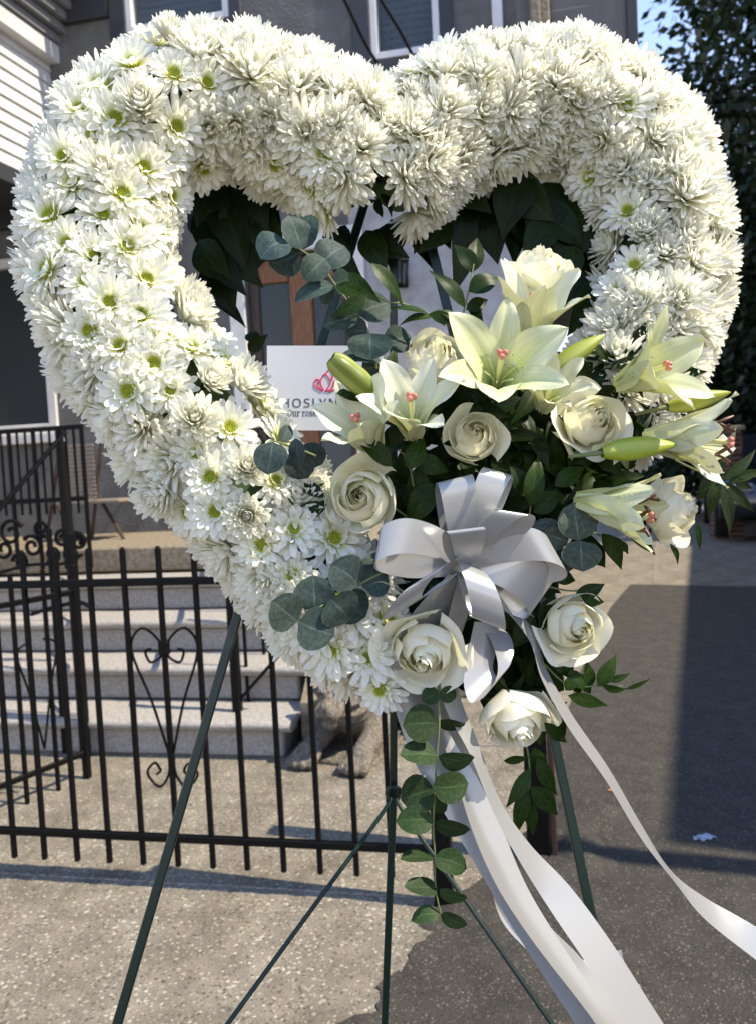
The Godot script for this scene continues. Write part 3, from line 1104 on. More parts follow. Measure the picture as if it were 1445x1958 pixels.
func build_ironwork() -> void:
	var w := 0.0155
	var gt := framed("iron_gate", "black iron gate with a heart scroll between square bars", "gate")
	var topy := 1.07
	var xs := []
	for px in [-60, 10, 68, 131, 193, 258, 325, 392, 458, 528, 598, 668, 736]:
		xs.append(X(px, 1400, 0.0).x)
	var ry := X(300, 1112, 0.0).y
	var by := X(300, 1601, 0.0).y
	for i in xs.size():
		var g := Geo.new()
		var tw: float = xs[i]
		bar(g, Vector3(tw, 0.075, 0), Vector3(tw, ry + 0.105, 0), w)
		g.box(Transform3D(Basis.IDENTITY, Vector3(tw, ry + 0.108, 0)), Vector3(w * 0.7, 0.006, w * 0.7), 0.002)
		part("bar", g, M.black_iron, gt)
	for y in [ry, by]:
		var g := Geo.new()
		bar(g, Vector3(xs[0] - 0.6, y, 0.0), Vector3(-0.02, y, 0.0), 0.024, 0.02)
		part("rail", g, M.black_iron, gt)
	# heart scroll round the middle bar
	var cx: float = xs[6]
	for s in [-1.0, 1.0]:
		var g := Geo.new()
		var half: float = xs[7] - xs[6]
		var yt := X(325, 1245, 0.0).y
		var p := spiral(Vector3(cx + s * half * 0.42, yt, 0), half * 0.52, PI, -1.15, s)
		var q := PackedVector3Array()
		# long limb from the foot up to the outer curl
		var foot := Vector3(cx + s * 0.008, X(325, 1440, 0.0).y, 0)
		q = curve(PackedVector3Array([foot, Vector3(cx + s * half * 0.45, lerpf(foot.y, yt, 0.5), 0), Vector3(cx + s * half * 0.95, yt + 0.005, 0), Vector3(cx + s * half * 0.62, yt + half * 0.62, 0), Vector3(cx + s * half * 0.15, yt + half * 0.30, 0), Vector3(cx + s * half * 0.10, yt - half * 0.12, 0), Vector3(cx + s * half * 0.42, yt - half * 0.30, 0), Vector3(cx + s * half * 0.55, yt - 0.0, 0), Vector3(cx + s * half * 0.38, yt + half * 0.06, 0)]), 5)
		g.tube(q, PackedFloat32Array([0.0042]), 6)
		part("scroll", g, M.black_iron, gt)
		g = Geo.new()
		var yb := X(325, 1480, 0.0).y
		q = curve(PackedVector3Array([foot, Vector3(cx + s * 0.012, yb, 0), Vector3(cx + s * half * 0.4, yb - half * 0.36, 0), Vector3(cx + s * half * 0.72, yb, 0), Vector3(cx + s * half * 0.5, yb + half * 0.3, 0), Vector3(cx + s * half * 0.34, yb + half * 0.1, 0), Vector3(cx + s * half * 0.46, yb - half * 0.02, 0)]), 5)
		g.tube(q, PackedFloat32Array([0.0042]), 6)
		part("scroll", g, M.black_iron, gt)
	var g0 := Geo.new()
	slab(g0, cx - 0.016, X(325, 1252, 0.0).y, cx + 0.016, X(325, 1225, 0.0).y, -0.011, 0.011, 0.003)
	part("collar", g0, M.black_iron, gt)
	# gate post
	var gp := framed("gate_post", "square black iron gate post at the edge of the driveway", "post")
	g0 = Geo.new()
	slab(g0, -0.027, 0.0, 0.027, 1.22, -0.027, 0.027, 0.003)
	part("shaft", g0, M.black_iron, gp)
	g0 = Geo.new()
	slab(g0, -0.034, 1.223, 0.034, 1.245, -0.034, 0.034, 0.006)
	part("cap", g0, M.black_iron, gp)
	# driveway fence behind the gate post
	var f0 := G(1030, 1636)
	var fe := G(1090, 1400)
	var fn := thing("driveway_fence_post", "black steel fence post with a rusty edge beside the driveway", "post", f0)
	var fb := FT.basis
	g0 = Geo.new()
	g0.box(Transform3D(fb, f0 + Vector3(0, 0.6, 0)), Vector3(0.075, 1.2, 0.075), 0.004)
	part("shaft", g0, M.black_iron, fn)
	g0 = Geo.new()
	g0.box(Transform3D(fb, f0 + fb.x * 0.049 + Vector3(0, 0.58, 0)), Vector3(0.020, 1.16, 0.05), 0.003)
	part("edge_angle", g0, M.rust, fn)
	# stair rail on the left: a slanting hand rail over scrolls, posts and bars
	var sr := framed("stair_railing", "black iron stair railing with scrolls up the left of the steps", "railing")
	var tp := 1.45
	var pb := X3(168, 1488, 1.05)
	pb.y = 0.0
	var tq := 1.05
	# newel at the foot, rail climbing to the porch
	g0 = Geo.new()
	slab(g0, pb.x - 0.02, 0.0, pb.x + 0.02, X(155, 1020, tq).y, -tq - 0.02, -tq + 0.02, 0.003)
	part("newel_post", g0, M.black_iron, sr)
	var t2 := 2.25
	for k in 2:
		# balusters standing in depth along the stair
		pass
	var n := 7
	for k in n:
		var s := (k + 0.5) / n
		var t := lerpf(tq, t2, s)
		var xx := lerpf(pb.x, X(120, 900, t2).x, s)
		var h0 := lerpf(0.10, 0.88, s)
		g0 = Geo.new()
		bar(g0, Vector3(xx, h0, -t), Vector3(xx, h0 + 0.78, -t), 0.014)
		part("baluster", g0, M.black_iron, sr)
	var e0 := Vector3(pb.x, X(155, 1020, tq).y - 0.02, -tq)
	var e1 := Vector3(X(120, 900, t2).x, 0.0, -t2)
	e1.y = 1.64
	g0 = Geo.new()
	g0.tube(PackedVector3Array([e0, e0.lerp(e1, 0.5), e1]), PackedFloat32Array([0.02]), 8, Color.WHITE, 0.6)
	part("hand_rail", g0, M.black_iron, sr)
	g0 = Geo.new()
	g0.tube(PackedVector3Array([e0 - Vector3(0, 0.75, 0), e1 - Vector3(0, 0.75, 0)]), PackedFloat32Array([0.012]), 6)
	part("low_rail", g0, M.black_iron, sr)
	# porch railing across, above the left steps
	var pr := framed("porch_railing", "black iron porch railing under the dark window at left", "railing")
	var tp2 := 2.2
	var pt := X(60, 822, tp2).y
	var pl := X(60, 985, tp2).y
	for k in 14:
		var q := X(-40 + 15.5 * k, 900, tp2)
		g0 = Geo.new()
		bar(g0, Vector3(q.x, pl - 0.35 if k % 3 == 1 else pl, -tp2), Vector3(q.x, pt, -tp2), 0.022 if k % 3 == 1 else 0.013)
		part("baluster", g0, M.black_iron, pr)
	for y in [pt, X(60, 958, tp2).y]:
		g0 = Geo.new()
		bar(g0, Vector3(X(-60, 900, tp2).x, y, -tp2), Vector3(X(165, 900, tp2).x, y, -tp2), 0.03, 0.02)
		part("rail", g0, M.black_iron, pr)
	# near sloping hand rail
	var hr := framed("sloping_hand_rail", "dark sloping hand rail with curled scrolls in front of the porch railing", "hand rail")
	var q0 := X3(-40, 1020, 1.35)
	var q1 := X3(126, 825, 1.75)
	g0 = Geo.new()
	g0.tube(PackedVector3Array([q0, q1]), PackedFloat32Array([0.019]), 8, Color.WHITE, 0.7)
	part("rail", g0, M.black_iron, hr)
	for k in 9:
		g0 = Geo.new()
		var cpx: float = [22, 62, 100, 138, 40, 8, 80, 120, 150][k]
		var cpy: float = [1020, 1045, 1060, 1062, 1075, 1050, 1010, 1030, 1035][k]
		var ctr := X3(cpx, cpy, 1.45)
		g0.tube(spiral(ctr, [0.075, 0.06, 0.05, 0.05, 0.05, 0.06, 0.045, 0.05, 0.045][k], [0.5, 2.4, 4.0, 1.2, 3.0, 2.0, 5.0, 0.3, 1.9][k], [1.3, -1.4, 1.2, 1.5, -1.2, 1.3, -1.3, 1.4, -1.5][k], 1.0), PackedFloat32Array([0.011, 0.008]), 6, Color.WHITE, 1.4)
		part("scroll", g0, M.black_iron, hr)
	g0 = Geo.new()
	g0.tube(curve(PackedVector3Array([X3(0, 1095, 1.45), X3(60, 1080, 1.45), X3(120, 1078, 1.45), X3(158, 1060, 1.45)])), PackedFloat32Array([0.010]), 6)
	part("lower_rail", g0, M.black_iron, hr)
	g0 = Geo.new()
	g0.tube(curve(PackedVector3Array([X3(60, 1175, 1.45), X3(100, 1162, 1.45), X3(150, 1152, 1.45), X3(172, 1160, 1.45)])), PackedFloat32Array([0.012]), 6)
	part("lower_rail", g0, M.black_iron, hr)
	for px in [115, 150]:
		var q := X3(px, 1300, 1.10)
		g0 = Geo.new()
		bar(g0, Vector3(q.x, 0.0, q.z), Vector3(q.x, X(px, 1010, 1.10).y, q.z), 0.022)
		part("post", g0, M.black_iron, hr)
	# side fence from the steps towards the street at left
	var sf := framed("side_fence", "low black iron side fence running back from the gate to the steps", "fence")
	var inv := FT.affine_inverse()
	var ends := [inv * G(168, 1488), inv * G(-70, 1590)]
	for k in 6:
		var b: Vector3 = ends[0].lerp(ends[1], k / 5.0 * 1.3)
		g0 = Geo.new()
		bar(g0, Vector3(b.x, 0.0, b.z), Vector3(b.x, 0.95, b.z), 0.03 if k == 0 else 0.016)
		part("bar", g0, M.black_iron, sf)
	for hgt in [0.115, 0.83]:
		g0 = Geo.new()
		bar(g0, ends[0] + Vector3.UP * hgt, ends[0].lerp(ends[1], 1.4) + Vector3.UP * hgt, 0.024, 0.016)
		part("rail", g0, M.black_iron, sf)
	for k in 2:
		g0 = Geo.new()
		var b: Vector3 = ends[0].lerp(ends[1], 0.35 + 0.5 * k)
		var dv: Vector3 = (ends[1] - ends[0]).normalized()
		for s in [-1.0, 1.0]:
			g0.tube(curve(PackedVector3Array([b + Vector3.UP * 0.2, b + Vector3.UP * 0.45 + dv * s * 0.05, b + Vector3.UP * 0.62 + dv * s * 0.09, b + Vector3.UP * 0.66 + dv * s * 0.03])), PackedFloat32Array([0.005]), 5)
		part("scroll", g0, M.black_iron, sf)
	# right stair rail, with its newel
	var rl := framed("right_stair_railing", "black iron newel and railing at the right end of the steps", "railing")
	var nb := X3(462, 1470, 1.22)
	g0 = Geo.new()
	bar(g0, Vector3(nb.x, 0.0, -1.22), Vector3(nb.x, 0.93, -1.22), 0.042)
	part("newel_post", g0, M.black_iron, rl)
	for k in 5:
		var s := (k + 0.6) / 5.0
		g0 = Geo.new()
		var b := Vector3(nb.x + 0.01 * k, lerpf(0.05, 0.84, s), lerpf(-1.22, -2.4, s))
		bar(g0, b, b + Vector3.UP * 0.8, 0.015)
		part("baluster", g0, M.black_iron, rl)
	g0 = Geo.new()
	g0.tube(PackedVector3Array([Vector3(nb.x, 0.93, -1.22), Vector3(nb.x + 0.05, 1.68, -2.4)]), PackedFloat32Array([0.019]), 8, Color.WHITE, 0.6)
	part("hand_rail", g0, M.black_iron, rl)
	g0 = Geo.new()
	bar(g0, Vector3(nb.x, 0.22, -1.22), Vector3(nb.x + 0.32, 0.55, -1.22), 0.016)
	part("brace", g0, M.black_iron, rl)

# ---------- trees, car, statue
func make_tree(called: String, label: String, foot: Vector3, height: float, rad: float, crown_low: float, col: Color, sd: int, leaves: int) -> void:
	rng.seed = sd
	var o := thing(called, label, "tree", foot, "trees beyond the driveway")
	var g := Geo.new()
	var tp := curve(PackedVector3Array([foot, foot + Vector3(0.1, height * 0.3, 0.05), foot + Vector3(-0.05, height * 0.62, 0), foot + Vector3(0.1, height * 0.92, 0)]))
	var rd := PackedFloat32Array()
	for i in tp.size():
		rd.append(lerpf(0.24, 0.05, float(i) / tp.size()))
	g.tube(tp, rd, 10)
	part("trunk", g, M.bark, o)
	var lv := Geo.new()
	var clumps := 85
	for k in clumps:
		var hy := lerpf(crown_low, 1.0, pow(rng.randf(), 0.85))
		var rmax := rad * sqrt(maxf(0.05, 1.0 - pow((hy - crown_low - 0.25 * (1.0 - crown_low)) / (0.8 * (1.0 - crown_low)), 2.0)))
		var a := rr(0, TAU)
		var rc := rmax * sqrt(rng.randf()) * rr(0.75, 1.1)
		var cc := foot + Vector3(cos(a) * rc, hy * height, sin(a) * rc)
		if k < 26:
			var lb := Geo.new()
			var st := foot + Vector3(0, minf(hy * height * 0.82, height * 0.85), 0)
			lb.tube(curve(PackedVector3Array([st, st.lerp(cc, 0.5) + Vector3(0, 0.25, 0), cc])), PackedFloat32Array([0.07, 0.06, 0.05, 0.045, 0.04, 0.03, 0.03, 0.025, 0.02]), 6)
			part("limb", lb, M.bark, o)
		var cr := rr(0.45, 0.95) * rad / 2.6
		var tone := rr(0.65, 1.25)
		for q in leaves / clumps:
			var dirv := Vector3(rng.randfn(), rng.randfn() * 0.75, rng.randfn())
			var p := cc + dirv * cr * 0.55
			var ax := (dirv.normalized() + Vector3(rr(-0.8, 0.8), rr(-1.0, 0.5), rr(-0.8, 0.8))).normalized()
			var nrm := Vector3(rr(-1, 1), rr(0.2, 1.5), rr(-1, 1)).normalized()
			var sdv := ax.cross(nrm).normalized()
			var L := rr(0.15, 0.25)
			var wdt := L * 0.30
			var kk := tone * rr(0.75, 1.3)
			var c2 := Color(col.r * kk, col.g * kk, col.b * kk)
			var b := lv.v.size()
			var n2 := sdv.cross(ax).normalized()
			for e in [p, p + ax * L * 0.5 - sdv * wdt, p + ax * L, p + ax * L * 0.5 + sdv * wdt]:
				lv.v.append(e)
				lv.n.append(n2)
				lv.uv.append(Vector2(0.5, 0.5))
				lv.c.append(c2)
			lv.ix.append_array(PackedInt32Array([b, b + 1, b + 2, b, b + 2, b + 3]))
	var cw := part("crown", lv, M.tree_leaf, o)
	cw.set_meta("kind", "stuff")

func nets(f: Callable, lo: Vector3, hi: Vector3, cell: float) -> Geo:
	# surface nets: one vertex in every cell that the surface crosses
	var g := Geo.new()
	var nx := ceili((hi.x - lo.x) / cell) + 1
	var ny := ceili((hi.y - lo.y) / cell) + 1
	var nz := ceili((hi.z - lo.z) / cell) + 1
	var val := PackedFloat32Array()
	val.resize(nx * ny * nz)
	for x in nx:
		for y in ny:
			for z in nz:
				val[(x * ny + y) * nz + z] = f.call(lo + Vector3(x, y, z) * cell)
	var idx := PackedInt32Array()
	idx.resize(nx * ny * nz)
	idx.fill(-1)
	for x in nx - 1:
		for y in ny - 1:
			for z in nz - 1:
				var s := Vector3.ZERO
				var k := 0
				for e in [[0, 0, 0, 1, 0, 0], [0, 1, 0, 1, 1, 0], [0, 0, 1, 1, 0, 1], [0, 1, 1, 1, 1, 1], [0, 0, 0, 0, 1, 0], [1, 0, 0, 1, 1, 0], [0, 0, 1, 0, 1, 1], [1, 0, 1, 1, 1, 1], [0, 0, 0, 0, 0, 1], [1, 0, 0, 1, 0, 1], [0, 1, 0, 0, 1, 1], [1, 1, 0, 1, 1, 1]]:
					var a := val[((x + e[0]) * ny + y + e[1]) * nz + z + e[2]]
					var b := val[((x + e[3]) * ny + y + e[4]) * nz + z + e[5]]
					if (a < 0.0) != (b < 0.0):
						s += Vector3(x + e[0], y + e[1], z + e[2]).lerp(Vector3(x + e[3], y + e[4], z + e[5]), a / (a - b))
						k += 1
				if k > 0:
					idx[(x * ny + y) * nz + z] = g.v.size()
					var p := lo + s / k * cell
					g.v.append(p)
					var h := cell * 0.6
					var gr := Vector3(f.call(p + Vector3(h, 0, 0)) - f.call(p - Vector3(h, 0, 0)), f.call(p + Vector3(0, h, 0)) - f.call(p - Vector3(0, h, 0)), f.call(p + Vector3(0, 0, h)) - f.call(p - Vector3(0, 0, h)))
					g.n.append(gr.normalized())
					g.uv.append(Vector2(p.x, p.y))
					g.c.append(Color.WHITE)
	var st := [ny * nz, nz, 1]
	for x in range(1, nx - 1):
		for y in range(1, ny - 1):
			for z in range(1, nz - 1):
				var i0 := (x * ny + y) * nz + z
				for ax in 3:
					var a := val[i0]
					var b := val[i0 + st[ax]]
					if (a < 0.0) == (b < 0.0):
						continue
					var s1: int = st[(ax + 1) % 3]
					var s2: int = st[(ax + 2) % 3]
					var q := [idx[i0], idx[i0 - s1], idx[i0 - s1 - s2], idx[i0 - s2]]
					if q.min() < 0:
						continue
					if a < 0.0:
						g.ix.append_array(PackedInt32Array([q[0], q[2], q[1], q[0], q[3], q[2]]))
					else:
						g.ix.append_array(PackedInt32Array([q[0], q[1], q[2], q[0], q[2], q[3]]))
	return g

func smin(a: float, b: float, k: float) -> float:
	var h := clampf(0.5 + 0.5 * (b - a) / k, 0.0, 1.0)
	return lerpf(b, a, h) - k * h * (1.0 - h)

func cap(p: Vector3, a: Vector3, b: Vector3, ra: float, rb: float) -> float:
	var ab := b - a
	var t := clampf((p - a).dot(ab) / ab.length_squared(), 0.0, 1.0)
	return p.distance_to(a + ab * t) - lerpf(ra, rb, t)

func lion(p: Vector3) -> float:
	# lying lion, facing +z, metres
	var d := cap(p, Vector3(0, 0.17, -0.12), Vector3(0, 0.15, -0.50), 0.125, 0.115)
	d = smin(d, cap(p, Vector3(0, 0.20, -0.05), Vector3(0, 0.27, 0.05), 0.115, 0.10), 0.05)
	var ax := Vector3(absf(p.x), p.y, p.z)
	var h := p - Vector3(0, -0.075, 0.065)
	var hx := Vector3(absf(h.x), h.y, h.z)
	# mane locks
	d = smin(d, (h - Vector3(0, 0.36, -0.01)).length() - 0.125 - 0.014 * sin(atan2(h.y - 0.36, h.x) * 11.0 + h.z * 30.0) * smoothstep(0.02, 0.09, Vector2(h.x, h.y - 0.36).length()), 0.02)
	# muzzle, brow, nose
	d = smin(d, cap(hx, Vector3(0.02, 0.34, 0.08), Vector3(0.025, 0.325, 0.145), 0.055, 0.038), 0.018)
	d = smin(d, cap(hx, Vector3(0.0, 0.385, 0.10), Vector3(0.0, 0.36, 0.165), 0.026, 0.020), 0.012)
	d = smin(d, (hx - Vector3(0.045, 0.405, 0.095)).length() - 0.026, 0.015)
	d = smin(d, (h - Vector3(0, 0.280, 0.12)).length() - 0.035, 0.012)
	d = smin(d, (hx - Vector3(0.088, 0.455, 0.0)).length() - 0.034, 0.02)
	d = maxf(d, -((hx - Vector3(0.043, 0.392, 0.124)).length() - 0.014))
	d = maxf(d, -cap(hx, Vector3(0, 0.305, 0.19), Vector3(0.045, 0.300, 0.13), 0.014, 0.010))
	# front legs and paws with toes
	d = smin(d, cap(ax, Vector3(0.120, 0.12, -0.08), Vector3(0.125, 0.060, 0.16), 0.060, 0.044), 0.02)
	for k in 4:
		d = smin(d, cap(ax, Vector3(0.088 + 0.025 * k, 0.060, 0.16), Vector3(0.074 + 0.035 * k, 0.028, 0.262 - 0.012 * absf(k - 1.5)), 0.026, 0.021), 0.005)
	# haunches, hind feet, tail
	d = smin(d, cap(ax, Vector3(0.12, 0.15, -0.48), Vector3(0.14, 0.10, -0.36), 0.10, 0.075), 0.03)
	d = smin(d, cap(ax, Vector3(0.17, 0.035, -0.45), Vector3(0.18, 0.03, -0.25), 0.04, 0.03), 0.02)
	d = smin(d, cap(p, Vector3(0.05, 0.1, -0.6), Vector3(0.24, 0.03, -0.42), 0.026, 0.02), 0.02)
	return d

func build_backdrop() -> void:
	make_tree("leafy_tree", "tall dark green leafy tree right of the grey house", P(1625, 1000, 13.0) * Vector3(1, 0, 1), 11.0, 3.0, 0.10, Color(0.038, 0.062, 0.024), 301, 34000)
	make_tree("leafy_tree", "shaded bushy tree behind the tall one at the right edge", P(1570, 1000, 16.0) * Vector3(1, 0, 1), 8.2, 3.4, 0.08, Color(0.030, 0.052, 0.020), 302, 26000)
	make_tree("leafy_tree", "low dark tree between the grey house and the black car", P(1365, 1000, 17.5) * Vector3(1, 0, 1), 6.6, 2.8, 0.05, Color(0.028, 0.048, 0.019), 303, 26000)
	# brick pier
	var f := P(1388, 1000, 11.6) * Vector3(1, 0, 1)
	var bp := thing("brick_pier", "reddish brick pier standing between the wreath and the black car", "pier", f)
	var g := Geo.new()
	g.box(Transform3D(FT.basis, f + Vector3(0, 0.8, 0)), Vector3(0.37, 1.6, 0.37), 0.0)
	part("core", g, M.mortar, bp)
	rng.seed = 9
	var vars: Array[Mesh] = []
	for k in 4:
		var q := Geo.new()
		var tone := rr(0.7, 1.2)
		q.box(Transform3D.IDENTITY, Vector3(0.19, 0.062, 0.09), 0.004, Color(tone, tone, tone))
		vars.append(q.mesh())
	for row in 21:
		for e in 4:
			for k in 2:
				var bs := FT.basis * Basis(Vector3.UP, e * PI * 0.5)
				var off := bs * Vector3(-0.10 + 0.20 * k + (0.008 if row % 2 == 0 else -0.008), 0.04 + row * 0.075, 0.150)
				piece("brick", vars[rng.randi() % 4], M.brick, bp, Transform3D(bs, off))
	g = Geo.new()
	g.box(Transform3D(FT.basis, f + Vector3(0, 1.64, 0)), Vector3(0.48, 0.07, 0.48), 0.01)
	part("cap_stone", g, M.tan_stone, bp)
	# parked car, black
	var co := P(1475, 1000, 12.6) * Vector3(1, 0, 1)
	var car := thing("parked_car", "black car parked beyond the driveway at the right edge", "car", co)
	car.basis = Basis(Vector3.UP, deg_to_rad(70.0))
	var prof := [[-2.25, 0.42], [-2.30, 0.62], [-2.22, 0.86], [-1.2, 1.0], [-0.95, 1.04], [-0.25, 1.52], [0.5, 1.60], [1.5, 1.55], [2.1, 1.08], [2.3, 0.98], [2.32, 0.5], [2.22, 0.36], [-2.1, 0.34]]
	var pr := PackedVector3Array()
	var nzs := [-0.93, -0.90, -0.80, 0.0, 0.80, 0.90, 0.93]
	for zz in nzs:
		for i in prof.size() + 1:
			var q: Array = prof[i % prof.size()]
			var k: float = absf(zz)
			var pin := 1.0 - (0.18 if q[1] > 1.2 else 0.0)
			var sh := 0.0 if k > 0.91 else (0.03 if k > 0.85 else 0.06)
			var y: float = q[1] + (sh if q[1] > 0.7 else -sh * 0.3)
			pr.append(Vector3(q[0], y, zz * pin))
	g = Geo.new()
	g.grid(pr, nzs.size(), prof.size() + 1)
	for e in [0, 6]:
		var ctr := Vector3(0, 0.8, nzs[e])
		for i in prof.size():
			g.tri(ctr, pr[e * (prof.size() + 1) + i], pr[e * (prof.size() + 1) + i + 1], Color.WHITE, Vector3(0, 0.8, 0))
	piece("body", g.mesh(), M.car_paint, car)
	for s in [-1.0, 1.0]:
		for k in 2:
			var wt := Transform3D(Basis(Vector3.RIGHT, PI * 0.5 * s), Vector3(-1.4 + 2.8 * k, 0.33, s * 0.78))
			g = Geo.new()
			g.lathe(PackedVector2Array([Vector2(0.20, 0.0), Vector2(0.31, 0.0), Vector2(0.33, 0.03), Vector2(0.33, 0.16), Vector2(0.31, 0.19), Vector2(0.21, 0.19)]), wt, 28)
			var wh := piece("wheel", g.mesh(), M.rubber, car)
			g = Geo.new()
			g.lathe(PackedVector2Array([Vector2(0.0, 0.17), Vector2(0.06, 0.18), Vector2(0.17, 0.15), Vector2(0.205, 0.185), Vector2(0.21, 0.175)]), wt, 20)
			piece("rim", g.mesh(), M.chrome, wh)
		g = Geo.new()
		g.box(Transform3D(Basis(Vector3.UP, 0.25 * s), Vector3(-2.22, 0.78, s * 0.66)), Vector3(0.12, 0.14, 0.36), 0.03)
		piece("headlight", g.mesh(), M.lamp_glass, car)
	g = Geo.new()
	g.box(Transform3D(Basis.IDENTITY, Vector3(-2.29, 0.80, 0)), Vector3(0.05, 0.035, 0.9), 0.01)
	piece("grille_bar", g.mesh(), M.chrome, car)
	g = Geo.new()
	g.box(Transform3D(Basis(Vector3.BACK, 0.6), Vector3(-0.62, 1.32, 0)), Vector3(0.82, 0.012, 1.3), 0.004)
	piece("windscreen", g.mesh(), M.dark_glass, car)
	# stone lion on the ground by the steps
	var lf := G(672, 1440)
	var st := thing("lion_statue", "weathered stone lion lying beside the steps behind the gate", "statue", lf)
	st.basis = Basis(Vector3.UP, deg_to_rad(-24.0))
	var lg := nets(lion, Vector3(-0.30, -0.02, -0.72), Vector3(0.30, 0.50, 0.33), 0.011)
	piece("body", lg.mesh(), M.statue_stone, st)
	g = Geo.new()
	g.box(Transform3D(Basis.IDENTITY, Vector3(0, 0.005, -0.2)), Vector3(0.34, 0.03, 0.72), 0.008)
	piece("base", g.mesh(), M.statue_stone, st)

# ---------- easel
func build_easel() -> void:
	var o := thing("wire_easel", "dark green metal easel with thin legs holding the heart wreath", "easel", P(745, 1958, 1.2) * Vector3(1, 0, 1))
	var apex := P(735, 330, 1.12)
	var legs := [[P(700, 380, 1.115), P(445, 1210, 1.06), 225, 1958, 0.99], [P(790, 330, 1.115), P(1060, 1420, 1.045), 1150, 1850, 1.01]]
	for l in legs:
		var a: Vector3 = l[0]
		var q := P(l[2], l[3], l[4])
		var dir: Vector3 = (q - l[1]).normalized()
		var foot: Vector3 = q + dir * (q.y / -dir.y)
		var g := Geo.new()
		bar(g, a, l[1], 0.0125, 0.009)
		bar(g, l[1] - dir * 0.01, foot, 0.0125, 0.009)
		part("leg", g, M.green_metal, o)
	var g2 := Geo.new()
	var b0 := P(752, 420, 1.13)
	var b1 := P(752, 1520, 1.20)
	var d := (P(735, 1958, 1.27) - b1).normalized()
	bar(g2, b0, b1, 0.0115, 0.009)
	bar(g2, b1 - d * 0.01, b1 + d * (b1.y / -d.y), 0.0115, 0.009)
	part("leg", g2, M.green_metal, o)
	for q in [[P(436, 1958, 1.02), 1.0], [P(1054, 1958, 1.06), -1.0]]:
		var g := Geo.new()
		var hook := b1 + C(0, 0, 1) * 0.012
		var e: Vector3 = q[0]
		var s: float = q[1]
		g.tube(curve(PackedVector3Array([hook + C(s * 1.0, 0.5, 0) * 0.012, hook + C(s, 1.6, 0.0) * 0.016, hook + C(-s * 0.3, 0.9, 0.2) * 0.018, hook + C(-s, 0.2, 0) * 0.008, hook.lerp(e, 0.06), hook.lerp(e, 0.5), e, hook.lerp(e, 1.35)]), 5), PackedFloat32Array([0.0034]), 7)
		part("brace_wire", g, M.green_metal, o)
	var g3 := Geo.new()
	bar(g3, apex + C(-1, 0, 0) * 0.06, apex + C(1, 0, 0) * 0.06, 0.014, 0.01)
	part("cross_bar", g3, M.green_metal, o)

# ---------- the heart
func heart_path(pts: Array) -> Array:
	var o := []
	var m := pts.size()
	for i in m - 1:
		for k in 10:
			var q: Vector3 = pts[i].cubic_interpolate(pts[i + 1], pts[maxi(i - 1, 0)], pts[mini(i + 2, m - 1)], k / 10.0)
			o.append(q)
	o.append(pts[m - 1])
	return o

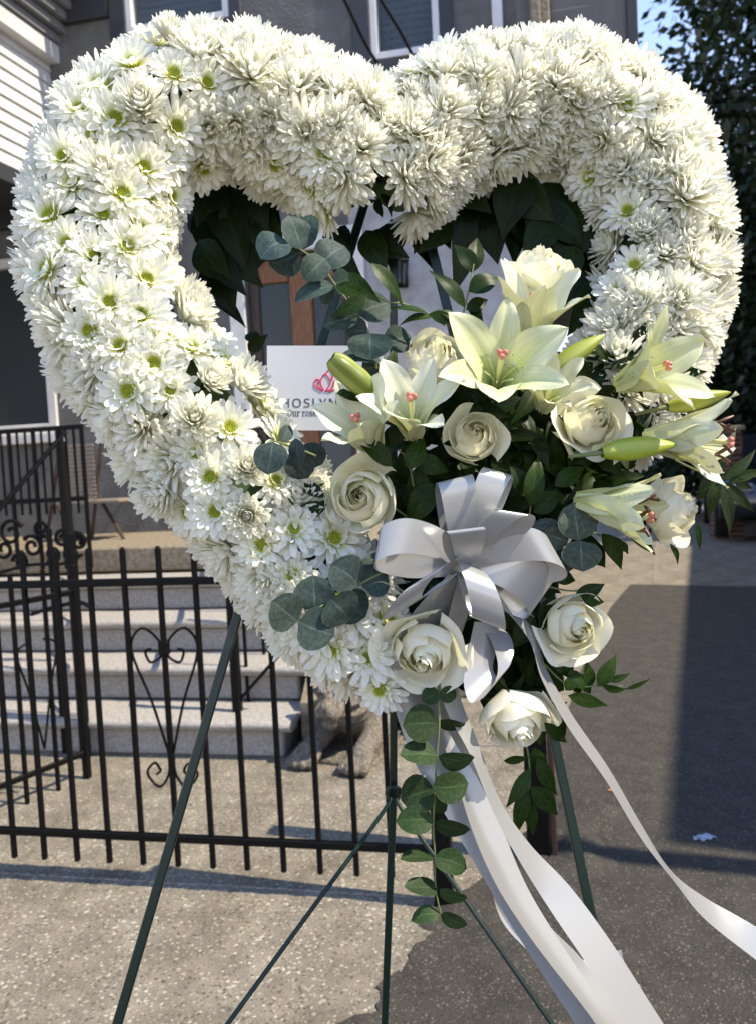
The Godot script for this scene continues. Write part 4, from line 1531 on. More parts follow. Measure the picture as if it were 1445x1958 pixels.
func build_wreath() -> void:
	var left := heart_path([Vector3(712, 345, 152), Vector3(640, 268, 162), Vector3(535, 222, 160), Vector3(425, 196, 160), Vector3(312, 222, 158), Vector3(230, 292, 160), Vector3(196, 405, 162), Vector3(202, 540, 163), Vector3(264, 676, 168), Vector3(362, 802, 170), Vector3(466, 934, 166), Vector3(568, 1064, 160), Vector3(662, 1196, 138), Vector3(745, 1290, 90)])
	var right := heart_path([Vector3(722, 338, 150), Vector3(812, 268, 152), Vector3(910, 220, 148), Vector3(1018, 200, 148), Vector3(1125, 215, 150), Vector3(1208, 297, 152), Vector3(1254, 400, 152), Vector3(1264, 520, 150), Vector3(1244, 630, 148), Vector3(1190, 740, 140), Vector3(1110, 850, 130), Vector3(1010, 980, 125), Vector3(900, 1120, 120), Vector3(810, 1230, 100), Vector3(745, 1290, 90)])
	var o := thing("heart_wreath", "large heart shaped wreath packed with white chrysanthemums on the easel", "wreath", P(745, 1290, 1.0))
	var Z := C(0.19, 0.13, 1)
	var fulls := []
	var daisies := []
	for k in 9:
		fulls.append(mum_full(500 + k))
	for k in 9:
		daisies.append(mum_daisy(600 + k))
	var half := [mum_full(520, 0.55), mum_full(521, 0.45), mum_full(522, 0.62)]
	rng.seed = 77
	var placed: Array[Vector3] = []
	var cells := {}
	var cores := []
	for h in 2:
		var path := left if h == 0 else right
		var sgn := 1.0 if h == 0 else -1.0
		var c3 := PackedVector3Array()
		var r3 := PackedFloat32Array()
		for q in path:
			var dpt := wd(q.x, q.y)
			c3.append(P(q.x, q.y, dpt))
			r3.append(maxf(0.024, q.z * dpt / F - 0.043))
		cores.append([c3, r3])
		var m := c3.size()
		var cum := PackedFloat32Array([0.0])
		for i in m - 1:
			cum.append(cum[i] + c3[i].distance_to(c3[i + 1]))
		for tries in 40000:
			var s := rng.randf() * cum[m - 1]
			var i := cum.bsearch(s) - 1
			i = clampi(i, 0, m - 2)
			var f := (s - cum[i]) / (cum[i + 1] - cum[i])
			var ctr := c3[i].lerp(c3[i + 1], f)
			var rc := lerpf(r3[i], r3[i + 1], f)
			var tg := (c3[mini(i + 2, m - 1)] - c3[maxi(i - 1, 0)]).normalized()
			var S := tg.cross(Z).normalized() * sgn
			var al := deg_to_rad(rr(-112, 118))
			var pxy: Vector3 = path[i]
			if h == 1 and pxy.y > 780.0:
				continue
			var dirn := (S * sin(al) + Z * cos(al)).normalized()
			var pos := ctr + S * sin(al) * rc + Z * cos(al) * rc * 0.8
			var daisy := false
			if h == 0 and al < deg_to_rad(38) and (pxy.x < 390 or pxy.y > 640):
				daisy = rng.randf() < 0.93
			elif rng.randf() < 0.05:
				daisy = true
			var need := 0.0305 if daisy else 0.0340
			var ok := true
			for w in placed:
				if w.distance_squared_to(pos) < need * need:
					ok = false
					break
			if not ok or placed.size() >= 300:
				continue
			placed.append(pos)
			var ax := (dirn + Vector3(rr(-0.2, 0.2), rr(-0.12, 0.25), rr(-0.2, 0.2)) + (Z * 0.25 if daisy else Vector3.ZERO)).normalized()
			var kind: Array = daisies[rng.randi() % 9] if daisy else fulls[rng.randi() % 9]
			var sc := rr(0.76, 1.0) if daisy else rr(0.80, 1.05)
			if rng.randf() < 0.09:
				kind = half[rng.randi() % 3]
				sc = rr(0.62, 0.85)
			var lift := rr(0.011, 0.020) if daisy else rr(-0.004, 0.006)
			var t := facing(pos + dirn * lift - o.position, ax, rr(0, TAU), sc)
			var b := piece("chrysanthemum", kind[0], M.petal_white, o, t)
			piece("flower_centre", kind[1], M.floret if daisy else M.petal_white, b)
	var g := Geo.new()
	for q in cores:
		var rs := PackedFloat32Array()
		for r in q[1]:
			rs.append(maxf(0.02, r - 0.006))
		g.tube(q[0], rs, 18, Color.WHITE, 0.8, true, Z)
	part("foam_core", g, M.foam, o)
	# short green stems and leaves showing between the blooms
	rng.seed = 41
	var lg := Geo.new()
	for h in 2:
		var path := left if h == 0 else right
		for k in 150:
			var q: Vector3 = path[rng.randi() % path.size()]
			var al := rr(-1.9, 1.9)
			var c0 := P(q.x, q.y, wd(q.x, q.y))
			var a := rr(0, TAU)
			var out := (C(cos(a), sin(a), 0.0) * sin(al) + Z * cos(al)).normalized()
			var b0 := c0 + out * (q.z / F - 0.064)
			leaf(lg, b0, b0 + (out + C(rr(-1, 1), rr(-1, 1), rr(-0.3, 0.5))).normalized() * rr(0.025, 0.04), rr(0.012, 0.018), out, false, Color(0.035, 0.065, 0.018) * rr(0.6, 1.2))
	part("small_leaves", lg, M.green_leaf, o).set_meta("kind", "stuff")

# ---------- foliage
func sprig(called: String, label: String, category: String, group: String, stem: Array, sr: float, leaves: Array, round_leaf: bool, col: Color, vary := 0.18) -> void:
	# stem and leaves are given by where they stand: [x, y, depth] and [base x, y, tip x, y, width, depth, depth of tip - base, roll]
	var o := thing(called, label, category, S(stem[0][0], stem[0][1], stem[0][2]), group)
	var sp := PackedVector3Array()
	for s in stem:
		sp.append(S(s[0], s[1], s[2]))
	var g := Geo.new()
	var cs := curve(sp, 5)
	var rd := PackedFloat32Array()
	for i in cs.size():
		rd.append(lerpf(sr, sr * 0.5, float(i) / cs.size()))
	g.tube(cs, rd, 7)
	part("stem", g, M.stem, o)
	for l in leaves:
		var dz: float = l[6] if l.size() > 6 else rr(-0.012, 0.012)
		var roll: float = l[7] if l.size() > 7 else rr(-0.5, 0.5)
		var b := S(l[0], l[1], l[5])
		var t := S(l[2], l[3], l[5] + dz)
		var d := (t - b).normalized()
		var nr := (C(0, 0.25, 1) - d * d.dot(C(0, 0.25, 1))).normalized().rotated(d, roll)
		g = Geo.new()
		var k := rr(1.0 - vary, 1.0 + vary)
		leaf(g, b, t, l[4] * (1.22 if round_leaf else 1.12) * l[5] / F / maxf(0.45, cos(roll)), nr, round_leaf, Color(col.r * k, col.g * k, col.b * k * rr(0.9, 1.1)), rr(0.02, 0.10), rr(0.05, 0.2))
		part("leaf", g, M.eucalyptus if round_leaf else M.green_leaf, o)

func build_greens() -> void:
	rng.seed = 123
	var eu := Color(0.085, 0.140, 0.120)
	var grp := "eucalyptus sprigs in the spray"
	sprig("eucalyptus_sprig", "blue grey eucalyptus sprig arching above the white card", "eucalyptus", grp,
		[[720, 705, 0.90], [706, 639, 0.90], [679, 596, 0.90], [640, 543, 0.90], [608, 500, 0.90], [576, 478, 0.90], [550, 458, 0.90]], 0.0016,
		[[548, 459, 498, 487, 62, 0.895, -0.01, 0.2], [576, 478, 553, 410, 48, 0.90, -0.005, 0.5], [578, 478, 592, 406, 52, 0.905, 0.005, -0.3], [576, 480, 516, 507, 40, 0.905, 0.0, -0.7],
		[613, 510, 660, 464, 58, 0.91, 0.01, 0.1], [622, 494, 583, 532, 44, 0.893, -0.01, -0.2], [638, 546, 562, 570, 38, 0.893, 0.0, 0.4], [640, 545, 612, 578, 36, 0.905, 0.01, 0.3],
		[636, 540, 672, 535, 34, 0.905, 0.01, 0.6], [684, 606, 618, 622, 32, 0.893, 0.0, -0.3], [682, 600, 746, 574, 52, 0.90, 0.01, 0.2], [680, 596, 700, 566, 40, 0.91, 0.01, 0.0],
		[707, 637, 709, 688, 70, 0.89, -0.008, 0.0], [704, 634, 662, 634, 34, 0.90, 0.0, -0.6], [735, 660, 788, 640, 46, 0.91, 0.01, 0.2], [728, 690, 648, 680, 34, 0.895, 0.0, 0.5], [726, 700, 690, 706, 34, 0.90, 0.01, -0.4]], true, eu)
	sprig("eucalyptus_sprig", "small dark eucalyptus sprig left of the rose below the card", "eucalyptus", grp,
		[[605, 872, 0.870], [562, 855, 0.865], [522, 842, 0.860]], 0.0014,
		[[522, 845, 510, 905, 54, 0.855, -0.01, 0.1], [566, 838, 570, 895, 26, 0.855, 0.0, 0.5], [536, 845, 556, 812, 20, 0.870, 0.01, 0.5], [560, 860, 590, 915, 50, 0.870, 0.01, 0.0], [580, 850, 618, 890, 40, 0.870, 0.01, 0.3]], true, Color(0.095, 0.14, 0.13))
	sprig("eucalyptus_sprig", "cluster of round dark eucalyptus leaves above the lower left mums", "eucalyptus", grp,
		[[740, 1090, 0.855], [686, 1118, 0.845], [634, 1147, 0.840], [603, 1166, 0.835], [568, 1186, 0.835]], 0.0016,
		[[570, 1188, 520, 1150, 64, 0.830, -0.01, 0.1], [603, 1168, 598, 1100, 66, 0.840, 0.0, 0.0], [571, 1190, 640, 1215, 70, 0.830, -0.008, -0.1], [630, 1146, 670, 1186, 68, 0.827, -0.005, 0.15], [686, 1118, 632, 1080, 64, 0.840, 0.0, 0.1], [690, 1118, 742, 1095, 68, 0.847, 0.006, 0.0], [650, 1140, 700, 1180, 60, 0.850, 0.012, 0.0], [615, 1110, 640, 1140, 60, 0.855, 0.01, 0.0], [730, 1095, 716, 1055, 44, 0.855, 0.01, 0.2]], true, Color(0.085, 0.130, 0.112))
	sprig("eucalyptus_sprig", "pale eucalyptus pair right of the silver bow", "eucalyptus", grp,
		[[1050, 1060, 0.89], [1080, 1042, 0.88], [1107, 1034, 0.872]], 0.0016,
		[[1106, 1034, 1100, 960, 66, 0.87, 0.0, 0.1], [1108, 1034, 1116, 1092, 68, 0.868, -0.01, -0.1], [1078, 1036, 1016, 1000, 44, 0.882, 0.01, 0.2], [1090, 1050, 1056, 1092, 36, 0.885, 0.01, -0.3], [1085, 1036, 1036, 1020, 36, 0.878, 0.0, -0.5]], true, Color(0.15, 0.20, 0.165))
	sprig("eucalyptus_sprig", "green eucalyptus strand hanging below the lower rose", "eucalyptus", grp,
		[[842, 1290, 0.89], [838, 1330, 0.87], [839, 1384, 0.86], [835, 1441, 0.86], [831, 1508, 0.86], [828, 1579, 0.86], [831, 1636, 0.86], [832, 1697, 0.86], [842, 1748, 0.86]], 0.0016,
		[[837, 1384, 770, 1388, 60, 0.855, 0.0, 0.0], [840, 1377, 888, 1392, 20, 0.86, 0.01, 0.9], [836, 1445, 766, 1441, 36, 0.855, -0.01, 0.7], [838, 1446, 906, 1456, 30, 0.86, -0.01, 0.8], [826, 1505, 897, 1500, 50, 0.85, 0.0, 0.1], [829, 1509, 766, 1530, 60, 0.86, 0.005, 0.0], [832, 1512, 838, 1560, 34, 0.87, 0.01, 0.3], [828, 1570, 758, 1570, 44, 0.855, 0.0, 0.2], [830, 1572, 898, 1589, 28, 0.86, -0.01, 0.8], [828, 1640, 766, 1640, 14, 0.86, -0.01, 1.1], [829, 1640, 894, 1662, 38, 0.855, 0.0, -0.2], [836, 1698, 775, 1692, 22, 0.86, -0.01, 0.9], [840, 1700, 893, 1722, 22, 0.86, 0.0, 0.5], [840, 1748, 786, 1757, 24, 0.86, 0.0, 0.5], [842, 1748, 892, 1770, 24, 0.86, -0.01, 0.4], [838, 1322, 806, 1338, 30, 0.87, 0.0, 0.3], [840, 1322, 872, 1335, 28, 0.87, 0.0, 0.3]], true, Color(0.055, 0.105, 0.035), 0.25)
	var ru := Color(0.038, 0.088, 0.010)
	var rg := "glossy green leaf sprigs in the spray"
	sprig("leaf_sprig", "glossy green leaf sprig crossing the eucalyptus above the card", "leaf sprig", rg,
		[[850, 622, 0.90], [815, 598, 0.90], [775, 582, 0.895], [735, 575, 0.89], [690, 545, 0.885]], 0.0014,
		[[665, 520, 728, 578, 28, 0.88, 0.0, 0.2], [710, 503, 776, 582, 30, 0.885, 0.0, -0.3], [642, 546, 706, 568, 26, 0.88, 0.0, 0.3], [702, 568, 632, 604, 30, 0.88, 0.0, -0.2], [820, 600, 880, 612, 22, 0.89, 0.0, 0.3], [826, 606, 764, 615, 20, 0.89, 0.0, 0.4], [815, 597, 745, 584, 18, 0.89, 0.0, 0.5], [826, 598, 870, 625, 22, 0.895, 0.01, -0.2]], false, ru)
	sprig("leaf_sprig", "upright dark leaf sprig left of the top rose", "leaf sprig", rg,
		[[880, 625, 0.905], [888, 585, 0.90], [898, 545, 0.90], [905, 505, 0.905]], 0.0014,
		[[888, 588, 824, 512, 30, 0.895, 0.0, 0.2], [896, 558, 957, 526, 42, 0.895, 0.0, 0.0], [904, 522, 868, 462, 34, 0.905, 0.01, 0.0], [903, 520, 915, 450, 34, 0.91, 0.01, 0.2], [890, 592, 935, 570, 26, 0.90, 0.01, 0.3], [886, 600, 860, 640, 26, 0.90, 0.0, 0.2], [892, 580, 925, 625, 26, 0.905, 0.0, -0.3], [880, 618, 835, 590, 22, 0.89, 0.0, 0.4]], false, ru * 0.75)
	sprig("leaf_sprig", "dark leaf sprig beside the rose at the left of the bow", "leaf sprig", rg,
		[[780, 990, 0.90], [700, 940, 0.905], [630, 955, 0.905], [590, 955, 0.905]], 0.0014,
		[[622, 950, 554, 922, 26, 0.89, 0.0, 0.2], [625, 965, 548, 985, 32, 0.89, 0.0, 0.0], [625, 958, 545, 958, 24, 0.90, 0.01, -0.2], [826, 924, 776, 1006, 50, 0.88, 0.0, 0.0], [800, 890, 790, 990, 44, 0.90, 0.01, 0.2], [770, 950, 830, 990, 40, 0.91, 0.01, 0.0]], false, ru * 0.8)
	sprig("leaf_sprig", "pair of pointed leaves under the front lily", "leaf sprig", rg,
		[[790, 930, 0.90], [780, 880, 0.89], [760, 860, 0.89]], 0.0014,
		[[748, 892, 676, 830, 36, 0.865, 0.0, 0.1], [782, 898, 806, 828, 40, 0.87, 0.0, -0.2], [706, 760, 640, 745, 34, 0.875, 0.01, 0.3], [790, 880, 860, 900, 40, 0.89, 0.0, 0.0], [735, 730, 758, 660, 26, 0.89, 0.01, 0.2]], false, ru)
	sprig("leaf_sprig", "upright pointed leaf between the bow and the right rose", "leaf sprig", rg,
		[[1010, 1000, 0.90], [1014, 960, 0.89]], 0.0014,
		[[1014, 968, 1034, 868, 40, 0.88, 0.0, 0.1], [1008, 950, 975, 890, 40, 0.895, 0.0, 0.0], [1020, 980, 1075, 940, 40, 0.90, 0.0, 0.2], [1060, 930, 1120, 890, 36, 0.90, 0.0, 0.0]], false, ru)
	sprig("leaf_sprig", "dark pointed leaves below the brown anthered lily", "leaf sprig", rg,
		[[1110, 1010, 0.90], [1150, 1025, 0.89], [1185, 1040, 0.89]], 0.0014,
		[[1150, 1020, 1192, 1090, 36, 0.88, 0.0, 0.0], [1165, 1025, 1202, 1058, 18, 0.88, 0.0, 0.3], [1120, 1040, 1160, 1085, 40, 0.895, 0.0, 0.0], [1200, 1020, 1258, 1062, 22, 0.89, 0.0, 0.1], [1185, 1035, 1200, 1060, 14, 0.88, 0.0, 0.0], [1280, 1040, 1298, 1080, 12, 0.88, 0.0, 0.0], [1332, 1000, 1338, 1052, 12, 0.88, 0.0, 0.2]], false, ru)
	sprig("leaf_sprig", "dark leaves around the lower right rose", "leaf sprig", rg,
		[[1040, 1120, 0.90], [1090, 1130, 0.885], [1140, 1125, 0.88]], 0.0014,
		[[1100, 1135, 1158, 1116, 28, 0.88, 0.0, 0.1], [1110, 1140, 1156, 1152, 26, 0.885, 0.0, 0.2], [1060, 1140, 1030, 1210, 40, 0.90, 0.0, 0.0], [1020, 1180, 980, 1240, 40, 0.90, 0.0, 0.2], [1050, 1090, 1105, 1110, 34, 0.90, 0.01, 0.0]], false, ru * 0.8)
	sprig("leaf_sprig", "leafy green tips trailing right of the silver tails", "leaf sprig", rg,
		[[1040, 1270, 0.91], [1085, 1310, 0.89], [1140, 1312, 0.88], [1190, 1312, 0.875]], 0.0014,
		[[1142, 1312, 1180, 1252, 32, 0.875, 0.0, 0.1], [1130, 1312, 1120, 1262, 24, 0.885, 0.0, 0.2], [1160, 1302, 1206, 1288, 14, 0.875, 0.0, 0.2], [1150, 1310, 1200, 1320, 14, 0.87, 0.0, 0.4], [1195, 1318, 1245, 1300, 9, 0.87, 0.0, 0.4], [1085, 1330, 1162, 1350, 26, 0.88, 0.0, 0.2], [1100, 1290, 1132, 1328, 30, 0.885, 0.0, -0.1], [1090, 1280, 1110, 1330, 34, 0.89, 0.0, 0.0], [1080, 1320, 1105, 1290, 24, 0.88, 0.0, 0.0], [1060, 1250, 1095, 1300, 40, 0.90, 0.0, 0.0]], false, ru)
	sprig("leaf_sprig", "hanging leaf sprig under the lowest rose", "leaf sprig", rg,
		[[1000, 1400, 0.92], [1010, 1450, 0.90], [1012, 1500, 0.895], [1000, 1550, 0.895]], 0.0014,
		[[1012, 1470, 966, 1545, 26, 0.89, 0.0, 0.2], [1006, 1500, 984, 1602, 30, 0.89, 0.0, 0.0], [1015, 1505, 1066, 1560, 38, 0.885, 0.0, 0.1], [1025, 1450, 1066, 1522, 32, 0.89, 0.0, -0.2], [1040, 1382, 1086, 1424, 24, 0.885, 0.0, 0.2], [962, 1455, 1012, 1450, 16, 0.885, 0.0, 0.4], [1008, 1520, 1018, 1600, 26, 0.895, 0.0, 0.3], [1020, 1430, 1045, 1490, 30, 0.90, 0.0, 0.2], [1050, 1350, 1080, 1420, 26, 0.90, 0.0, 0.0]], false, ru)
	sprig("leaf_sprig", "narrow leaf sprig sticking out past the right lily", "leaf sprig", rg,
		[[1290, 880, 0.92], [1345, 905, 0.90], [1395, 915, 0.895], [1450, 910, 0.89]], 0.0014,
		[[1370, 902, 1412, 814, 24, 0.885, 0.0, 0.1], [1376, 915, 1448, 858, 22, 0.885, 0.0, 0.2], [1392, 922, 1462, 900, 20, 0.885, 0.0, 0.3], [1380, 925, 1397, 1022, 28, 0.88, 0.0, -0.1], [1385, 922, 1446, 978, 24, 0.885, 0.0, 0.2], [1370, 920, 1355, 990, 24, 0.89, 0.0, 0.2], [1360, 905, 1335, 960, 26, 0.895, 0.0, 0.0], [1400, 915, 1440, 935, 18, 0.885, 0.0, 0.4], [1340, 905, 1380, 885, 22, 0.895, 0.0, 0.2], [1345, 910, 1375, 950, 24, 0.895, 0.0, 0.0]], false, Color(0.05, 0.085, 0.025))
	# broad dark leaves at the back of the heart's opening
	rng.seed = 88
	var o := thing("backing_leaves", "broad green leaves lining the opening of the heart wreath", "foliage", P(745, 500, 1.08))
	var back := [[390, 320, 430, 450, 90], [420, 330, 490, 470, 90], [470, 310, 510, 440, 80], [430, 460, 500, 545, 70], [380, 460, 440, 540, 70], [500, 400, 545, 520, 70], [870, 360, 900, 500, 80], [940, 340, 950, 470, 90], [1020, 360, 1040, 470, 80], [1080, 440, 1030, 540, 70], [790, 430, 830, 510, 60], [400, 360, 470, 520, 80], [450, 430, 530, 470, 60], [410, 440, 450, 590, 60], [860, 420, 800, 480, 60], [1060, 420, 1000, 500, 70], [1100, 470, 1050, 560, 70], [700, 450, 780, 490, 60], [660, 430, 640, 520, 50], [380, 330, 470, 460, 90], [440, 300, 500, 420, 90], [390, 380, 440, 520, 80], [480, 380, 520, 500, 80], [360, 400, 430, 440, 70], [820, 350, 860, 470, 80], [900, 380, 940, 480, 80], [970, 400, 985, 500, 60], [420, 300, 380, 430, 95], [470, 330, 430, 480, 90], [400, 420, 520, 490, 80], [500, 480, 400, 470, 70], [400, 480, 470, 560, 60], [395, 500, 450, 600, 60], [440, 350, 540, 440, 90], [400, 330, 470, 400, 90], [530, 430, 470, 530, 70], [400, 560, 470, 620, 34],
		[860, 340, 830, 470, 80], [930, 330, 890, 470, 90], [1000, 320, 960, 450, 90], [1070, 350, 1010, 470, 90], [1110, 390, 1060, 520, 90], [1150, 450, 1110, 590, 80], [880, 400, 870, 560, 60], [930, 400, 950, 500, 70], [830, 400, 790, 480, 50], [1010, 400, 1120, 470, 80], [950, 350, 1060, 420, 90], [840, 360, 940, 400, 90], [1120, 520, 1060, 590, 60], [1140, 540, 1090, 640, 60], [760, 420, 745, 510, 70], [700, 440, 740, 520, 60], [620, 440, 690, 530, 50], [470, 640, 505, 655, 28], [475, 670, 510, 640, 30], [1090, 380, 1140, 500, 80], [1000, 380, 1010, 480, 80]]
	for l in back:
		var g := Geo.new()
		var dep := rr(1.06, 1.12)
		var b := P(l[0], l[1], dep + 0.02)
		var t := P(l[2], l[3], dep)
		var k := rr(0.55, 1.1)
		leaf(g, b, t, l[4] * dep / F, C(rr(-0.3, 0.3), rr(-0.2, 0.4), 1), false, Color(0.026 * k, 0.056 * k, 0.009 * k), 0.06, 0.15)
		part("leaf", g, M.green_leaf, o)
	# dense greens under the spray
	var o2 := thing("spray_greenery", "dense dark green foliage behind the roses and lilies", "foliage", S(950, 1000, 0.97))
	for k in 640:
		var a := rr(0, TAU)
		var q := sqrt(rng.randf())
		var s := rr(-1.0, 1.0)
		# along the lower right limb of the heart, and inside it under the lilies
		var cx := 985.0 - s * 215.0 + cos(a) * q * (165.0 - 45.0 * absf(s))
		var cy := 985.0 + s * 300.0 + sin(a) * q * 130.0
		if k % 5 < 2:
			cx = 880.0 + cos(a) * q * 190.0
			cy = 880.0 + sin(a) * q * 170.0
		if k % 9 == 3:
			cx = 1000.0 + cos(a) * q * 55.0
			cy = 1290.0 + sin(a) * q * 120.0
			if cy > 1395.0:
				continue
		elif cx > 1200.0 and cy > 960.0 or cy > 1310.0 or cx < 770.0 and cy > 1000.0 or cx < 740.0 or cy < 735.0 - 0.25 * (cx - 900.0):
			continue
		var dep := rr(0.925, 0.985)
		var L := rr(60, 100)
		var g := Geo.new()
		var an := rr(0, TAU)
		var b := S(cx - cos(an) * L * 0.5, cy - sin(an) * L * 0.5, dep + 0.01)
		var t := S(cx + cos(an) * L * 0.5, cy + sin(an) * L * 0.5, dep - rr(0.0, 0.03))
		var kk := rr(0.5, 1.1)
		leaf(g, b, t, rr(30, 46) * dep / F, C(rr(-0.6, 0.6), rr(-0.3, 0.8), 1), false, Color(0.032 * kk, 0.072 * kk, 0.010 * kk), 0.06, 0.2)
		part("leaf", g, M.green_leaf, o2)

# ---------- roses
func rose_petals(sd: int, open: float) -> Array:
	rng.seed = sd
	var out := []
	var R := 0.050
	var N := 27
	for i in N:
		var t := float(i) / (N - 1)
		var phi := i * 2.39996 + rr(-0.25, 0.25)
		var r := lerpf(0.0040, R * 0.86, pow(t, 0.95))
		var hw := lerpf(1.8, 0.86, pow(t, 0.55))
		var top := lerpf(0.062, 0.045, pow(t, 1.3)) + rr(-0.0015, 0.0015)
		var flare := smoothstep(0.58, 1.0, t) * open * rr(0.75, 1.25)
		var shut := lerpf(0.46, 0.34, t) * (1.0 - 0.8 * minf(flare, 1.0))
		var point := rr(0.2, 1.0)
		var ruf := rr(0, TAU)
		var g := Geo.new()
		var nu := 14
		var nv := 13
		var p := PackedVector3Array()
		var cols := PackedColorArray()
		var tilt := rr(0.06, 0.22)
		var warm := rr(0.0, 1.0)
		for a in nu:
			var v := float(a) / (nu - 1)
			for b in nv:
				var uu := (float(b) / (nv - 1) - 0.5) * 2.0
				var ang := phi + uu * hw * (0.40 + 0.60 * sqrt(v))
				var prof := 0.25 + 0.75 * sin(minf(v * 1.35, 1.0) * PI * 0.5)
				prof -= shut * smoothstep(0.50, 1.0, v)
				# one side of each petal tucks under its neighbour
				var rad := r * prof * (1.0 + (0.07 + 0.06 * (1.0 - t)) * uu)
				var crest := 1.0 - lerpf(0.08, 0.26, t) * pow(absf(uu), 2.4)
				var y := top * pow(v, 0.9) * crest * (1.0 + tilt * uu * v)
				var roll := flare * smoothstep(0.58, 1.0, v)
				rad += roll * (0.0125 + 0.0025 * sin(uu * 3.0 + ruf))
				y -= roll * roll * 0.0075 * (0.5 + absf(uu) * 0.9)
				y += roll * 0.0055 * point * pow(1.0 - absf(uu), 1.6)
				rad += 0.0008 * sin(uu * 6.0 + ruf) * v * v * (0.3 + t)
				p.append(Vector3(cos(ang) * rad, y, sin(ang) * rad))
				cols.append(Color(0.82, 0.83, 0.54).lerp(Color(0.94, 0.92, 0.79), smoothstep(0.1, 0.5, v)).lerp(Color(0.93, 0.86, 0.73), 0.35 * warm * (1.0 - t)))
		g.grid(p, nu, nv, Color.WHITE, cols)
		out.append(g.mesh())
	return out

func build_roses() -> void:
	var list := [
		[1030, 512, 82, 0.885, 0.05, 0.80, 0.55, 0.9, "cream rose at the top of the spray facing upward"],
		[832, 682, 82, 0.885, 0.05, 0.55, 0.8, 0.6, "cream rose half hidden behind the largest lily"],
		[905, 832, 76, 0.86, 0.0, 0.22, 1.0, 0.85, "pale peach white rose in the middle under the largest lily"],
		[1132, 806, 92, 0.865, 0.20, 0.22, 1.0, 1.1, "large open white rose right of the spray's centre"],
		[690, 952, 98, 0.855, -0.10, 0.05, 1.0, 0.62, "round white rose left above the silver bow"],
		[810, 1248, 103, 0.845, -0.10, -0.34, 1.0, 1.15, "big white rose nodding below the silver bow"],
		[1096, 1200, 92, 0.86, 0.18, -0.08, 1.0, 0.9, "white rose right of the bow beside the driveway"],
		[985, 1378, 98, 0.865, 0.16, -0.66, 0.74, 0.7, "lowest white rose hanging head down by the ribbon tails"],
		[1286, 978, 90, 0.87, 0.66, 0.12, 0.62, 0.8, "white rose turned to the right under the brown anthered lily"]]
	var k := 0
	for q in list:
		var ax := C(q[4], q[5], q[6])
		var d: float = q[3]
		var sc: float = q[2] * d / F / 0.0545
		var pos := S(q[0], q[1], d + 0.02) - ax * 0.036 * sc
		var o := thing("rose", q[8], "rose", Vector3.ZERO, "white roses in the spray")
		o.transform = facing(pos, ax, k * 1.3, sc)
		for m in rose_petals(900 + k, q[7]):
			piece("petal", m, M.rose, o)
		var g := Geo.new()
		g.tube(PackedVector3Array([Vector3(0, -0.05, 0), Vector3(0, 0.0, 0), Vector3(0, 0.006, 0)]), PackedFloat32Array([0.003, 0.0035, 0.011]), 8)
		piece("stem", g.mesh(), M.stem, o)
		rng.seed = 40 + k
		for s in 5:
			g = Geo.new()
			var a := TAU * s / 5.0
			leaf(g, Vector3(cos(a) * 0.006, 0.002, sin(a) * 0.006), Vector3(cos(a) * 0.034, -0.004, sin(a) * 0.034), 0.012, Vector3(0, 1, 0), false, Color(0.04, 0.085, 0.02))
			piece("sepal", g.mesh(), M.green_leaf, o)
		k += 1

# ---------- lilies
func tepal(phi: float, L: float, w: float, th0: float, th1: float, yel: float) -> Geo:
	var g := Geo.new()
	var ro := Vector3(cos(phi), 0, sin(phi))
	var sd := Vector3(-sin(phi), 0, cos(phi))
	var p := PackedVector3Array()
	var cols := PackedColorArray()
	var q := ro * 0.003
	var nu := 17
	var nv := 9
	var wob := rr(0, TAU)
	var amp := rr(0.5, 1.2)
	var tw := rr(-0.25, 0.25)
	for i in nu:
		var s := float(i) / (nu - 1)
		var th := lerpf(th0, th1, pow(s, 1.25))
		var dr := Vector3.UP * cos(th) + ro * sin(th)
		var up := Vector3.UP * sin(th) - ro * cos(th)
		if i > 0:
			q += dr * (L / (nu - 1))
		var ww := w * 0.5 * pow(maxf(0.0, sin(PI * (0.09 + 0.91 * pow(s, 1.12)))), 0.66)
		if i == nu - 1:
			ww = 0.0004
		var sdt := sd.rotated(dr, tw * s)
		var upt := up.rotated(dr, tw * s)
		for j in nv:
			var b := (float(j) / (nv - 1) - 0.5) * 2.0
			var z := ww * (0.32 * b * b * (1.0 - 0.7 * s) - 0.16 * exp(-pow(b / 0.16, 2.0)))
			z += amp * 0.0028 * sin(s * 13.0 + wob + b * 1.2) * b * b * smoothstep(0.2, 0.6, s)
			z += 0.0005 * cos(b * 14.0) * (1.0 - s)
			p.append(q + sdt * ww * b + upt * z)
			var gk := exp(-pow(b / 0.30, 2.0)) * (1.0 - s) + 0.75 * pow(1.0 - s, 2.5)
			cols.append(Color(0.86, 0.86, 0.71).lerp(Color(0.84, 0.86, 0.58), smoothstep(0.5, 0.8, yel)).lerp(Color(0.64, 0.73, 0.20), clampf(gk * yel, 0.0, 0.9)))
	g.grid(p, nu, nv, Color.WHITE, cols)
	return g

